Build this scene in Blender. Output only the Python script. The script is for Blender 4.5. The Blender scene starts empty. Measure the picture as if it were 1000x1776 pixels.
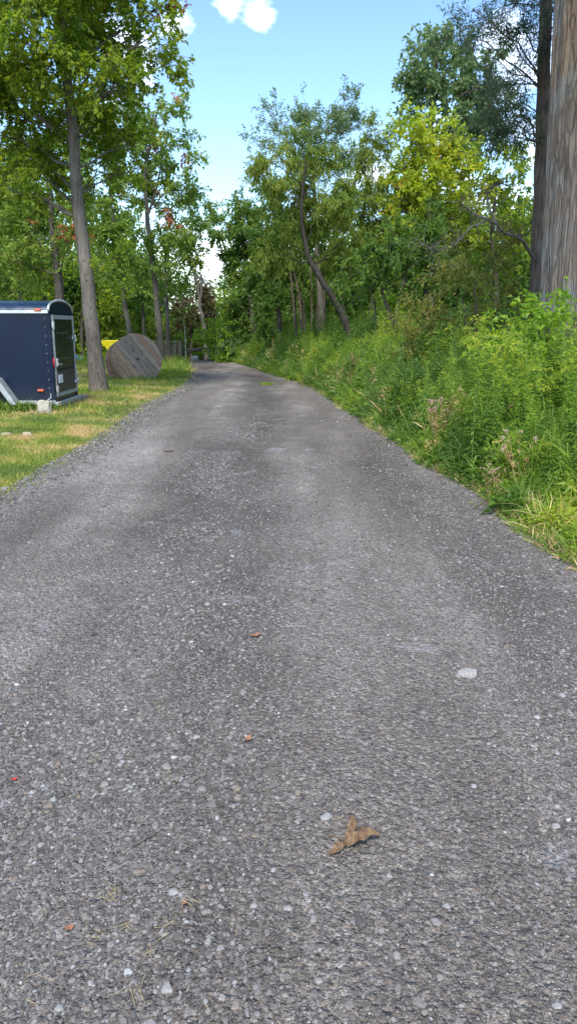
import bpy, math, random
import numpy as np
from mathutils import Vector, noise as mnoise
R = math.radians
rng = np.random.default_rng(11)
random.seed(5)
scene = bpy.context.scene
COL = scene.collection
PI = math.pi

# ------------------------------------------------------------------ camera
F_PX, PITCH, CAM_H = 1316.0, R(13.8), 1.5
cd = bpy.data.cameras.new('camera')
cam = bpy.data.objects.new('camera', cd); COL.objects.link(cam)
cam.location = (0, 0, CAM_H); cam.rotation_euler = (R(90) - PITCH, 0, 0)
cd.sensor_fit = 'VERTICAL'; cd.sensor_height = 24.0; cd.lens = 24.0 * F_PX / 1776.0
cd.clip_start = 0.05; cd.clip_end = 800
scene.camera = cam
SN, CS = math.sin(PITCH), math.cos(PITCH)

def ray(px, py):
    u = -(py - 888) / F_PX
    return (px - 500) / F_PX, CS + u * SN, -SN + u * CS

def at(px, py, Y):
    """point of the line of sight through a photo pixel at distance Y"""
    x, y, z = ray(px, py); t = Y / y
    return np.array([x * t, Y, CAM_H + z * t])

# ------------------------------------------------------------------ terrain
def smooth(a, b, x):
    t = np.clip((x - a) / (b - a), 0, 1); return t * t * (3 - 2 * t)

LE = np.array([(-20, -2.75), (3, -2.7), (6.7, -2.62), (9.8, -2.66), (13.5, -2.78), (17.6, -2.72), (22.5, -2.85), (26, -3.25), (31, -4.0), (36, -5.4), (42, -7.8), (50, -12.0)])
RE = np.array([(-20, 1.95), (4.55, 1.86), (7.2, 1.7), (9.4, 1.44), (14, 1.06), (17.6, .78), (23.5, -.36), (28.8, -1.5), (33, -2.5), (37, -3.7), (42, -5.6), (50, -9.5)])
def left_edge(y): return np.interp(y, LE[:, 0], LE[:, 1])
def right_edge(y): return np.interp(y, RE[:, 0], RE[:, 1])

def gh(x, y):
    """ground height"""
    x = np.asarray(x, float); y = np.asarray(y, float)
    h = -0.085 * np.maximum(y - 33, 0) * smooth(32, 40, y) * (1 - .75 * smooth(60, 90, y))
    side = np.maximum(x - right_edge(y) - .3, 0)
    h = h + 0.10 * smooth(0, 2.5, side) + .02 * np.sin(x * .9 + 1.3) * np.sin(y * .7)
    l = np.maximum(left_edge(y) - x, 0)
    h = h + 0.05 * smooth(0, 1.2, l)
    inside = smooth(0, .5, x - left_edge(y)) * smooth(0, .5, right_edge(y) - x)
    h = h + inside * (.012 * np.sin(x * 3.1 + .4) + .006 * np.sin(x * 5.3 + y * .9) + .004 * np.sin(y * 2.3 + x))
    return h
def g1(x, y): return float(gh(x, y))
def on_ground(px, py):
    x, y, z = ray(px, py); t = -CAM_H / z
    return x * t, y * t

# ------------------------------------------------------------------ materials
def new_mat(name):
    m = bpy.data.materials.new(name); m.use_nodes = True
    nt = m.node_tree
    for n in list(nt.nodes): nt.nodes.remove(n)
    out = nt.nodes.new('ShaderNodeOutputMaterial')
    return m, nt, out
def N(nt, t, **kw):
    n = nt.nodes.new('ShaderNode' + t)
    for k, v in kw.items():
        if k.startswith('i_'):
            key = k[2:]
            key = int(key) if key.isdigit() else key.replace('_', ' ')
            n.inputs[key].default_value = v
        else: setattr(n, k, v)
    return n
def ramp(nt, stops, fac=None, interp='LINEAR'):
    r = nt.nodes.new('ShaderNodeValToRGB'); r.color_ramp.interpolation = interp
    e = r.color_ramp.elements
    while len(e) < len(stops): e.new(.5)
    for i, (p, c) in enumerate(stops):
        e[i].position = p; e[i].color = (c[0], c[1], c[2], 1) if len(c) == 3 else c
    if fac is not None: nt.links.new(fac, r.inputs[0])
    return r
def mixc(nt, fac, a, b, blend='MIX'):
    m = nt.nodes.new('ShaderNodeMix'); m.data_type = 'RGBA'; m.blend_type = blend
    for i, v in ((0, fac), (6, a), (7, b)):
        if hasattr(v, 'is_output'): nt.links.new(v, m.inputs[i])
        else: m.inputs[i].default_value = v if i == 0 else (v[0], v[1], v[2], 1)
    return m.outputs[2]
def grey(v): return (v, v, v)

def leaf_mat(name, stops, trans=.50, patch=.25, rough=.5, patch_scale=.6):
    """leaf surface: every leaf takes its own tone, boughs differ a little"""
    m, nt, out = new_mat(name)
    geo = N(nt, 'NewGeometry')
    tc = N(nt, 'TexCoord')
    nz = N(nt, 'TexNoise', i_Scale=patch_scale, i_Detail=2.0)
    nt.links.new(tc.outputs['Object'], nz.inputs['Vector'])
    a = N(nt, 'Math', operation='MULTIPLY', i_1=1 - patch); nt.links.new(geo.outputs['Random Per Island'], a.inputs[0])
    b = N(nt, 'MapRange', i_1=.35, i_2=.65, i_3=0.0, i_4=patch); nt.links.new(nz.outputs[0], b.inputs[0])
    s = N(nt, 'Math', operation='ADD'); nt.links.new(a.outputs[0], s.inputs[0]); nt.links.new(b.outputs[0], s.inputs[1])
    r = ramp(nt, [(q, (min(.8, c[0] * 1.55), min(.8, c[1] * 1.42), min(.8, c[2] * 1.4))) for q, c in stops], s.outputs[0])
    p = N(nt, 'BsdfPrincipled', i_Roughness=rough); p.inputs['Specular IOR Level'].default_value = .35
    nt.links.new(r.outputs[0], p.inputs['Base Color'])
    hsv = N(nt, 'HueSaturation', i_Hue=.482, i_Saturation=1.05, i_Value=1.8); nt.links.new(r.outputs[0], hsv.inputs['Color'])
    t = N(nt, 'BsdfTranslucent'); nt.links.new(hsv.outputs[0], t.inputs[0])
    mx = N(nt, 'MixShader', i_0=trans)
    nt.links.new(p.outputs[0], mx.inputs[1]); nt.links.new(t.outputs[0], mx.inputs[2]); nt.links.new(mx.outputs[0], out.inputs[0])
    return m

def bark_mat(name, c1, c2, c3, stretch=(9, 9, 1.2), scale=3.0, bump=.5, dist=.02, spots=None):
    m, nt, out = new_mat(name)
    tc = N(nt, 'TexCoord'); mp = N(nt, 'Mapping'); mp.inputs['Scale'].default_value = stretch
    nt.links.new(tc.outputs['Object'], mp.inputs[0])
    n1 = N(nt, 'TexNoise', i_Scale=scale, i_Detail=8.0, i_Roughness=.65); nt.links.new(mp.outputs[0], n1.inputs['Vector'])
    n2 = N(nt, 'TexNoise', i_Scale=1.3, i_Detail=4.0); nt.links.new(tc.outputs['Object'], n2.inputs['Vector'])
    r = ramp(nt, [(.3, c1), (.5, c2), (.72, c3)], n1.outputs[0])
    r2 = ramp(nt, [(.35, grey(.7)), (.65, grey(1.15))], n2.outputs[0])
    c = mixc(nt, 1.0, r.outputs[0], r2.outputs[0], 'MULTIPLY')
    if spots:
        v = N(nt, 'TexVoronoi', i_Scale=spots[0]); nt.links.new(tc.outputs['Object'], v.inputs['Vector'])
        rs = ramp(nt, [(.14, grey(1)), (.22, grey(0))], v.outputs['Distance'])
        c = mixc(nt, rs.outputs[0], c, spots[1])
    p = N(nt, 'BsdfPrincipled', i_Roughness=.9); p.inputs['Specular IOR Level'].default_value = .2
    nt.links.new(c, p.inputs['Base Color'])
    b = N(nt, 'Bump', i_Strength=bump, i_Distance=dist); nt.links.new(n1.outputs[0], b.inputs['Height'])
    nt.links.new(b.outputs[0], p.inputs['Normal']); nt.links.new(p.outputs[0], out.inputs[0])
    return m

def plain_mat(name, color, rough=.6, metal=0.0, nscale=8.0, vary=.25, bump=.0, coat=0.0):
    m, nt, out = new_mat(name)
    tc = N(nt, 'TexCoord')
    n1 = N(nt, 'TexNoise', i_Scale=nscale, i_Detail=6.0); nt.links.new(tc.outputs['Object'], n1.inputs['Vector'])
    r = ramp(nt, [(.3, tuple(c * (1 - vary) for c in color)), (.7, tuple(min(1, c * (1 + vary)) for c in color))], n1.outputs[0])
    p = N(nt, 'BsdfPrincipled', i_Roughness=rough, i_Metallic=metal)
    p.inputs['Coat Weight'].default_value = coat
    nt.links.new(r.outputs[0], p.inputs['Base Color'])
    rr = N(nt, 'MapRange', i_1=.3, i_2=.7, i_3=max(0, rough - .1), i_4=min(1, rough + .12)); nt.links.new(n1.outputs[0], rr.inputs[0])
    nt.links.new(rr.outputs[0], p.inputs['Roughness'])
    if bump:
        b = N(nt, 'Bump', i_Strength=bump, i_Distance=.01); nt.links.new(n1.outputs[0], b.inputs['Height'])
        nt.links.new(b.outputs[0], p.inputs['Normal'])
    nt.links.new(p.outputs[0], out.inputs[0])
    return m

G = dict(
 oak=[(0, (.050, .105, .012)), (.4, (.10, .18, .018)), (.8, (.18, .245, .024)), (1, (.24, .26, .035))],
 mid=[(0, (.034, .085, .020)), (.4, (.065, .140, .026)), (.8, (.125, .195, .034)), (1, (.20, .24, .05))],
 left=[(0, (.055, .115, .028)), (.4, (.10, .185, .034)), (.8, (.18, .25, .045)), (1, (.26, .27, .07))],
 deep=[(0, (.030, .072, .014)), (.6, (.062, .128, .022)), (1, (.12, .19, .032))],
 yel=[(0, (.09, .16, .018)), (.5, (.18, .26, .026)), (.85, (.28, .33, .032)), (1, (.44, .32, .08))],
 wil=[(0, (.055, .110, .018)), (.5, (.110, .175, .028)), (.9, (.19, .235, .042)), (1, (.27, .27, .07))],
 blue=[(0, (.045, .09, .04)), (.5, (.085, .145, .058)), (1, (.15, .215, .09))],
 oliv=[(0, (.055, .085, .018)), (.5, (.115, .135, .028)), (.85, (.19, .18, .04)), (1, (.30, .19, .07))],
 ced=[(0, (.022, .050, .028)), (1, (.06, .10, .05))],
 lime=[(0, (.07, .16, .02)), (.5, (.13, .24, .025)), (1, (.24, .33, .03))],
 red=[(0, (.13, .06, .03)), (.6, (.26, .11, .055)), (1, (.34, .18, .08))],
 rust=[(0, (.03, .06, .02)), (.5, (.07, .075, .03)), (1, (.13, .085, .045))])
ML = {k: leaf_mat('leaf_' + k, v) for k, v in G.items()}
B_OAK = bark_mat('bark_oak', (.075, .066, .055), (.145, .128, .105), (.21, .19, .16), spots=(9.0, (.05, .042, .035)))
B_DARK = bark_mat('bark_dark', (.035, .03, .025), (.075, .065, .055), (.14, .125, .11))
B_BOW = bark_mat('bark_bowed', (.018, .015, .012), (.042, .036, .030), (.085, .075, .065))
B_GREY = bark_mat('bark_grey', (.07, .062, .053), (.13, .118, .10), (.20, .185, .16))
B_PALE = bark_mat('bark_pale', (.30, .27, .24), (.48, .45, .41), (.62, .59, .55))
B_RED = bark_mat('bark_reddish', (.055, .04, .033), (.14, .105, .085), (.23, .185, .155))

# ------------------------------------------------------------------ mesh building
class MB:
    def __init__(s): s.V = []; s.F = {3: [], 4: [], 6: []}; s.M = {3: [], 4: [], 6: []}; s.n = 0
    def add(s, V, F, mat=0):
        V = np.asarray(V, np.float32).reshape(-1, 3); F = np.asarray(F, np.int32)
        if len(F) == 0: return
        s.V.append(V); s.F[F.shape[1]].append(F + s.n)
        m = np.asarray(mat, np.int32); s.M[F.shape[1]].append(np.full(len(F), m) if m.ndim == 0 else m); s.n += len(V)
    def add2(s, V, groups, mat=0):
        V = np.asarray(V, np.float32).reshape(-1, 3); s.V.append(V)
        for F in groups:
            F = np.asarray(F, np.int32)
            s.F[F.shape[1]].append(F + s.n)
            m = np.asarray(mat, np.int32); s.M[F.shape[1]].append(np.full(len(F), m) if m.ndim == 0 else m)
        s.n += len(V)
    def mesh(s, name, mats, smooth=False):
        me = bpy.data.meshes.new(name)
        V = np.concatenate(s.V); ks = [k for k in s.F if s.F[k]]
        me.vertices.add(len(V)); me.vertices.foreach_set('co', V.ravel())
        L = np.concatenate([np.concatenate(s.F[k]).ravel() for k in ks])
        T = np.concatenate([np.full(sum(len(f) for f in s.F[k]), k) for k in ks])
        M = np.concatenate([np.concatenate(s.M[k]) for k in ks])
        me.loops.add(len(L)); me.loops.foreach_set('vertex_index', L.astype(np.int32))
        me.polygons.add(len(T)); st = np.concatenate([[0], np.cumsum(T)[:-1]]).astype(np.int32)
        me.polygons.foreach_set('loop_start', st)
        me.polygons.foreach_set('material_index', M.astype(np.int32))
        me.polygons.foreach_set('use_smooth', np.full(len(T), bool(smooth)))
        me.update(calc_edges=True)
        for m in (mats if isinstance(mats, (list, tuple)) else [mats]): me.materials.append(m)
        return me
    def obj(s, name, mats, parent=None, smooth=False, loc=None):
        """link as one object; V is in world metres, loc becomes the origin"""
        if loc is not None:
            s.V = [v - np.array(loc, np.float32) for v in s.V]
        o = bpy.data.objects.new(name, s.mesh(name, mats, smooth)); COL.objects.link(o)
        if parent is not None: o.parent = parent
        elif loc is not None: o.location = loc
        return o
def tag(o, label=None, cat=None, group=None, kind=None):
    if label: o['label'] = label
    if cat: o['category'] = cat
    if group: o['group'] = group
    if kind: o['kind'] = kind
    return o
def empty(name, loc, label, cat, group=None, rz=0):
    o = bpy.data.objects.new(name, None); COL.objects.link(o); o.empty_display_size = .2
    o.location = loc; o.rotation_euler.z = rz
    return tag(o, label, cat, group)
def copy_tree(o, parent=None):
    c = o.copy(); COL.objects.link(c)
    if parent is not None: c.parent = parent
    for ch in o.children: copy_tree(ch, c)
    return c

def unit(v): return v / np.maximum(np.linalg.norm(v, axis=-1, keepdims=True), 1e-9)
def rdir(n):
    return unit(rng.normal(size=(n, 3)))

def tube(mb, P, rad, sides=7, mat=0, flute=0.0, cap=False):
    P = np.asarray(P, float); m = len(P); rad = np.broadcast_to(np.asarray(rad, float), (m,))
    T = unit(np.gradient(P, axis=0)); ref = np.array([1.0, 0.05, 0]) if abs(T[0][2]) > .5 else np.array([0, 0, 1.0])
    A = unit(np.cross(T, ref)); B = np.cross(T, A)
    a = np.linspace(0, 2 * PI, sides, endpoint=False)
    rr = rad[:, None] * (1 + flute * (np.sin(a * 5 + 1) * .6 + np.sin(a * 11 + 2) * .4)[None, :])
    V = P[:, None, :] + rr[:, :, None] * (np.cos(a)[None, :, None] * A[:, None, :] + np.sin(a)[None, :, None] * B[:, None, :])
    i = np.arange(m - 1)[:, None] * sides; j = np.arange(sides)[None, :]; k = (j + 1) % sides
    F = np.stack([i + j, i + k, i + sides + k, i + sides + j], -1).reshape(-1, 4)
    V = V.reshape(-1, 3)
    if cap:
        c0 = len(V); V = np.concatenate([V, P[:1], P[-1:]])
        e = np.arange(sides); f = (e + 1) % sides
        mb.add2(V, [F, np.stack([f, e, np.full(sides, c0)], -1), np.stack([(m - 1) * sides + e, (m - 1) * sides + f, np.full(sides, c0 + 1)], -1)], mat)
    else: mb.add(V, F, mat)

def twigs(mb, A, B, r0, r1, sag=.0, mat=0):
    """many thin three-sided twigs from A to B, bent in the middle"""
    n = len(A)
    if n == 0: return
    Mi = (A + B) / 2 + rng.normal(size=(n, 3)) * .06 * np.linalg.norm(B - A, axis=1, keepdims=True); Mi[:, 2] += sag
    P = np.stack([A, Mi, B], 1); T = unit(B - A)
    X = unit(np.cross(T, [0.3, .2, 1.0])); Y = np.cross(T, X)
    a = np.array([0, 2.1, 4.2]); rad = np.array([r0, (r0 + r1) / 2, r1])
    V = P[:, :, None, :] + rad[None, :, None, None] * (np.cos(a)[None, None, :, None] * X[:, None, None, :] + np.sin(a)[None, None, :, None] * Y[:, None, None, :])
    o = (np.arange(n) * 9)[:, None, None]; i = (np.arange(2) * 3)[None, :, None]; j = np.arange(3)[None, None, :]; k = (j + 1) % 3
    F = np.stack([o + i + j, o + i + k, o + i + 3 + k, o + i + 3 + j], -1).reshape(-1, 4)
    mb.add(V.reshape(-1, 3), F, mat)

def leaves(mb, P, D, Nn, L, W, fold=.25, mat=0, droop=.15):
    """one small folded blade per row: base, two shoulders, tip"""
    n = len(P)
    if n == 0: return
    D = unit(D); S = unit(np.cross(D, Nn)); U = np.cross(S, D)
    L = np.broadcast_to(L, (n,))[:, None]; W = np.broadcast_to(W, (n,))[:, None]
    m = P + D * L * .42
    V = np.stack([P, m + S * W * .5 + U * W * fold, P + D * L - U * L * droop, m - S * W * .5 + U * W * fold], 1)
    o = np.arange(n)[:, None] * 4
    F = np.concatenate([o + [0, 1, 2], o + [0, 2, 3]], 1).reshape(-1, 3)
    mt = mat if np.ndim(mat) == 0 else np.repeat(mat, 2)
    mb.add(V.reshape(-1, 3), F, mt)

def lobed(mb, P, D, Nn, L, W, mat=0):
    """three-fingered leaf: a long middle lobe and two side lobes"""
    D = unit(D); S = unit(np.cross(D, Nn)); n = len(P)
    leaves(mb, P, D, Nn, L, W * .55, mat=mat)
    for s in (-1, 1):
        leaves(mb, P + D * np.reshape(L, (-1, 1)) * .25, unit(D * .6 + S * s * .8), Nn, L * .62, W * .5, mat=mat)

def blades(mb, P, D, Nn, L, W, curl=.5, mat=0):
    """long arching blade in three segments"""
    n = len(P); D = unit(D); S = unit(np.cross(D, Nn)); U = np.cross(S, D)
    L = np.broadcast_to(L, (n,))[:, None]; W = np.broadcast_to(W, (n,))[:, None]; curl = np.broadcast_to(curl, (n,))[:, None]
    p1 = P + D * L * .35 - U * L * curl * .06; p2 = P + D * L * .72 - U * L * curl * .30; p3 = P + D * L * .95 - U * L * curl * .65
    V = np.stack([P, p1 + S * W * .5, p1 - S * W * .5, p2 + S * W * .38, p2 - S * W * .38, p3], 1)
    o = np.arange(n)[:, None] * 6
    F3 = np.concatenate([o + [0, 1, 2], o + [3, 5, 4]], 1).reshape(-1, 3)
    F4 = (o + [1, 3, 4, 2])
    V = V.reshape(-1, 3)
    if np.ndim(mat) == 0: mb.add2(V, [F3, F4], mat)
    else:
        mb.V.append(V.astype(np.float32))
        mb.F[3].append(F3.astype(np.int32) + mb.n); mb.M[3].append(np.repeat(mat, 2).astype(np.int32))
        mb.F[4].append(F4.astype(np.int32) + mb.n); mb.M[4].append(np.asarray(mat, np.int32)); mb.n += len(V)

# ------------------------------------------------------------------ trees
SPEC = dict(   # leaf length, width, per-twig leaves, twig length, droop, clump radius, twigs per cubic metre, leaf spread
 oak =dict(L=.125, W=.095, nl=18, tw=.50, droop=.35, rc=.50, dens=40, kind='lobed'),
 mid =dict(L=.150, W=.085, nl=18, tw=.50, droop=.35, rc=.55, dens=34, kind='leaf'),
 big =dict(L=.19, W=.11, nl=15, tw=.55, droop=.45, rc=.55, dens=28, kind='leaf'),
 deep=dict(L=.14, W=.080, nl=18, tw=.45, droop=.25, rc=.55, dens=40, kind='leaf'),
 wil =dict(L=.15, W=.036, nl=30, tw=.50, droop=.95, rc=.50, dens=46, kind='leaf'),
 sml =dict(L=.085, W=.050, nl=24, tw=.40, droop=.15, rc=.42, dens=60, kind='leaf'),
 ced =dict(L=.085, W=.014, nl=60, tw=.40, droop=.1, rc=.40, dens=30, kind='leaf'),
)
def path(pts, n=14, wob=.0):
    P = np.array(pts, float); d = np.r_[0, np.cumsum(np.linalg.norm(np.diff(P, axis=0), axis=1))]
    t = np.linspace(0, d[-1], n)
    Q = np.stack([np.interp(t, d, P[:, k]) for k in range(3)], 1)
    for _ in range(2): Q[1:-1] = (Q[:-2] + 2 * Q[1:-1] + Q[2:]) / 4
    if wob: Q[1:-1] += rng.normal(size=(n - 2, 3)) * wob
    return Q

def foliage(mbw, mbc, trunkP, trunkR, lobes, sp, limb=1.0, dens=1.0, flag=0.0, wood=0, up=0.0, bare=0.0):
    """limbs from the trunk to every bough, clumps round their ends, leaves on twigs"""
    zlow = min(float(c[2] - .35 * r[2]) for c, r in lobes)
    for (c, r) in lobes:
        c = np.asarray(c, float); r = np.asarray(r, float)
        i0 = int(np.argmin(np.linalg.norm(trunkP - c, axis=1))); hd = float(np.linalg.norm(trunkP[i0][:2] - c[:2]))
        att_z = max(c[2] - .45 * hd - .25 * r[2], zlow)
        i = int(np.argmin(np.abs(trunkP[:, 2] - att_z)))
        if trunkP[i][2] < att_z - .4: i = min(i + 1, len(trunkP) - 1)
        a = trunkP[i]; d = c - a; Ld = np.linalg.norm(d)
        lr = min(trunkR[i] * .45, .008 + .013 * Ld) * limb
        mid = a + d * .5 + np.array([0, 0, .07 * Ld]) + rng.normal(size=3) * .06 * Ld
        LP = path([a, a + d * .25 + rng.normal(size=3) * .04 * Ld, mid, c, c + unit(d) * r * .5], 9, .015 * Ld)
        tube(mbw, LP, np.linspace(lr, lr * .25, 9), 5, wood)
        vol = 4.19 * r[0] * r[1] * r[2]
        rc = min(sp['rc'], r.min() * .8)
        nb = int(max(5, min(90, 1.1 * vol / (rc ** 3 * 1.6))))
        u = rdir(nb); rad = rng.uniform(.35, 1.0, nb) ** .6
        q = c + u * r * rad[:, None] * rng.uniform(.75, 1.08, (nb, 1))
        s = LP[rng.integers(4, 9, nb)]
        twigs(mbw, s, q, lr * .30, lr * .12 + .002, .04, wood)
        nt = int(max(12, vol * sp['dens'] * dens * 1.5)); k = rng.integers(0, nb, nt)
        td = unit(rdir(nt) + .6 * unit(q[k] - c) + [0, 0, up])
        st = q[k] + rdir(nt) * rc * .35 * rng.random((nt, 1))
        tl = sp['tw'] * rng.uniform(.6, 1.3, nt)[:, None]
        en = st + td * tl; en[:, 2] -= sp['droop'] * .35 * tl[:, 0]
        keep = rng.random(nt) < .5
        twigs(mbw, st[keep], en[keep], .006, .003, .01, wood)
        lv = rng.random(nt) >= bare
        st, en, td = st[lv], en[lv], td[lv]; nt = len(st); nl = sp['nl']
        if nt == 0: continue
        t = rng.uniform(.15, 1.05, (nt, nl, 1))
        P = (st[:, None] + (en - st)[:, None] * t + rng.normal(size=(nt, nl, 3)) * .045).reshape(-1, 3)
        D = (.7 * np.repeat(td, nl, 0) + rdir(nt * nl) * .9); D[:, 2] -= sp['droop'] * 1.0; D[:, 2] += up * .6
        Nn = rdir(nt * nl) * .75; Nn[:, 2] += 1.0
        n = len(P); sc = rng.uniform(.65, 1.2, n)
        mt = np.zeros(n, int)
        if flag:
            # dead, browned twig ends
            fk = rng.random(nt) < flag
            near = rng.random(nt)
            if fk.any():
                f0 = st[np.flatnonzero(fk)]
                dist = np.linalg.norm(st[:, None, :] - f0[None, :, :], axis=2).min(1)
                mt = np.repeat((dist < .11).astype(int), nl)
        if sp['kind'] == 'lobed': lobed(mbc, P, D, Nn, sp['L'] * sc, sp['W'] * sc, mt)
        else: leaves(mbc, P, D, Nn, sp['L'] * sc, sp['W'] * sc, mat=mt)

TREES = []
def tree(name, label, cat, Y, trunk, r0, lobes, sp, lm, bark, limb=1.0, dens=1.0, flag=0.0, group=None, sides=9, up=0.0,
         flute=0.0, extra=(), bare=0.0, r1=.25, dy=.5, flare=1.25, wob=.01):
    """trunk and boughs are read off the photo at distance Y and become real metres there"""
    T = [at(px, py, Y) for px, py in trunk]
    b = T[0].copy(); b[2] = g1(b[0], Y) - .15
    T = [b] + [p for p in T if p[2] > b[2] + .3]
    P = path(T, 22, wob); rad = np.linspace(r0, r0 * r1, 22); rad[0] *= flare * 1.1; rad[1] *= (1 + flare) / 2
    base = (float(b[0]), float(b[1]), float(g1(b[0], Y)))
    root = empty(name, base, label, cat, group)
    mw, mc = MB(), MB()
    tube(mw, P, rad, sides, 0, flute)
    for e in extra:
        E = path([at(px, py, Y + oy) for px, py, oy in e[1]], 9, .01); tube(mw, E, np.linspace(e[0], e[0] * .3, 9), 6)
    LB = []
    for l in lobes:
        px, py, rx, ry = l[:4]; oy = l[4] if len(l) > 4 else rng.uniform(-dy, dy)
        k = Y / F_PX
        c = at(px, py, Y + oy); rr = (rx * k, (rx + ry) * .5 * k, ry * k)
        LB.append((c, rr))
    foliage(mw, mc, P, rad, LB, SPEC[sp], limb, dens, flag, up=up, bare=bare)
    w = mw.obj('trunk', bark, root, smooth=True, loc=base)
    if mc.n: mc.obj('crown', [lm, ML['red']], root, loc=base)
    return root, P

#TREES_BEGIN
tree('pin_oak', 'tall green oak with straight grey trunk beside the trailer, overhanging branches above', 'tree', 17,
     [(173, 686), (155, 520), (141, 400), (129, 260), (118, 150), (108, 40), (98, -80), (92, -220)], .178,
     [(60, 50, 90, 60), (-70, 140, 90, 80), (190, 40, 75, 50, .8), (265, 20, 48, 36, .3), (290, 105, 22, 26, .2), (40, 210, 80, 55, .6), (-20, 300, 60, 45),
      (190, 205, 62, 50, 1.3), (140, 110, 60, 45, 1.2), (232, 255, 38, 34, .9), (70, -60, 130, 60), (210, -50, 90, 50), (20, 130, 60, 45, -.4),
      (85, 285, 48, 34, 1.6), (245, 140, 30, 34, .6), (250, 70, 40, 30), (183, 462, 26, 22, .2), (175, 300, 30, 26, 1.3), (60, 300, 40, 30, 1.3), (0, 235, 50, 40, 1), (215, 300, 30, 28, 1), (190, 130, 50, 40), (-30, 20, 60, 50), (120, 20, 60, 40), (20, 330, 34, 22, .2)],
     'oak', ML['oak'], B_OAK, flag=.004, sides=14, dy=1.2, dens=.78)
tree('broadleaf_tree', 'leafy green tree with a dark thick trunk behind the blue trailer, rusty dead sprigs', 'tree', 25,
     [(110, 620), (104, 500), (92, 400), (84, 300), (80, 230)], .20,
     [(60, 400, 60, 40), (15, 450, 45, 34), (110, 340, 48, 42), (40, 335, 45, 38), (126, 425, 30, 30), (80, 465, 36, 24), (70, 270, 50, 40), (0, 370, 40, 40), (130, 280, 34, 34)],
     'mid', ML['left'], B_DARK, dens=.75, flag=.010, dy=1.2)
tree('broadleaf_tree', 'slim dark-trunked tree rising behind the trailer roof near its front end', 'tree', 29,
     [(37, 610), (35, 500), (30, 400), (26, 330)], .13,
     [(0, 440, 40, 40), (45, 480, 34, 26), (20, 360, 44, 44), (-20, 500, 40, 26), (10, 290, 40, 40)], 'mid', ML['left'], B_DARK, dens=.75, flag=.006)
tree('broadleaf_tree', 'tall airy tree with a pale slender trunk just behind the wooden cable reel', 'tree', 29,
     [(281, 636), (270, 500), (259, 410), (250, 325), (258, 250), (275, 185)], .14,
     [(295, 205, 26, 30), (282, 262, 36, 32), (335, 278, 15, 20), (318, 240, 14, 26), (240, 320, 38, 34), (298, 345, 34, 30), (252, 400, 34, 28), (230, 260, 30, 38), (322, 320, 20, 26),
      (268, 460, 26, 20), (300, 405, 30, 24), (262, 195, 24, 26)],
     'mid', ML['left'], B_GREY, flag=.012, dens=.72, extra=[(.05, [(258, 370, 0), (276, 310, .1), (285, 240, .2)])])
tree('broadleaf_tree', 'thin straight tree at the grass verge closest to the far road end', 'tree', 31,
     [(294, 634), (290, 540), (287, 460), (285, 410)], .115,
     [(318, 455, 28, 28), (285, 480, 26, 20), (335, 405, 24, 26), (300, 425, 24, 22), (340, 360, 24, 18), (310, 500, 22, 16)], 'mid', ML['left'], B_OAK, flag=.006, dens=.72)
tree('broadleaf_tree', 'tree with a leafy leaning trunk seen above the top of the cable reel', 'tree', 27,
     [(232, 618), (218, 540), (207, 470), (198, 400), (190, 320)], .12,
     [(192, 400, 38, 32), (170, 335, 34, 34), (212, 460, 26, 22), (165, 250, 36, 36), (215, 340, 32, 28), (180, 480, 24, 20), (205, 215, 34, 34), (160, 180, 30, 36), (228, 500, 20, 14)],
     'mid', ML['left'], B_GREY, dens=.75, flag=.014)
tree('young_tree', 'small dark spruce-like tree between two pale trunks behind the reel', 'tree', 36,
     [(250, 610), (249, 560), (247, 500), (246, 460)], .11,
     [(246, 500, 22, 26), (240, 540, 24, 20), (256, 470, 16, 24)], 'deep', ML['deep'], B_DARK)
tree('bare_tree', 'half-dead tree with a twisted pale bare trunk at the end of the road', 'tree', 38,
     [(358, 632), (356, 590), (352, 560), (346, 525), (338, 490), (333, 450), (326, 420)], .13,
     [(345, 372, 26, 18), (322, 420, 14, 16), (372, 388, 20, 14)], 'mid', ML['mid'], B_GREY, dens=.9, wob=.05,
     extra=[(.07, [(346, 530, 0), (350, 500, .2), (348, 470, .3), (343, 440, .3)]), (.04, [(337, 480, 0), (330, 455, -.2), (322, 440, -.3)])])
tree('rusty_tree', 'thin reddish brown tree fading behind the pale bare trunk', 'tree', 44,
     [(330, 640), (332, 580), (335, 520), (338, 490)], .12,
     [(318, 545, 16, 28), (340, 520, 20, 26), (366, 525, 18, 26), (322, 580, 16, 18), (352, 562, 18, 20), (345, 494, 16, 14)], 'mid', ML['rust'], B_DARK, dens=.8)
tree('sapling', 'light green sapling standing at the road end below the pale bare tree', 'tree', 33,
     [(362, 640), (366, 600), (372, 570)], .05,
     [(352, 592, 13, 13), (378, 560, 17, 14), (368, 580, 16, 14), (390, 575, 14, 14), (376, 600, 14, 10)], 'mid', ML['lime'], B_DARK)
tree('shrub', 'round dark bluish green shrub at the bend of the road', 'shrub', 32.5,
     [(408, 640), (407, 612), (405, 600)], .04,
     [(404, 598, 18, 17), (416, 608, 12, 10), (398, 612, 12, 8)], 'deep', ML['blue'], B_DARK, dens=1.3)
tree('shrub', 'low yellow-green shrub touching the far road end', 'shrub', 32,
     [(380, 640), (381, 622), (382, 616)], .03,
     [(380, 616, 13, 8), (388, 620, 9, 5)], 'mid', ML['lime'], B_DARK, dens=1.6)
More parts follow.
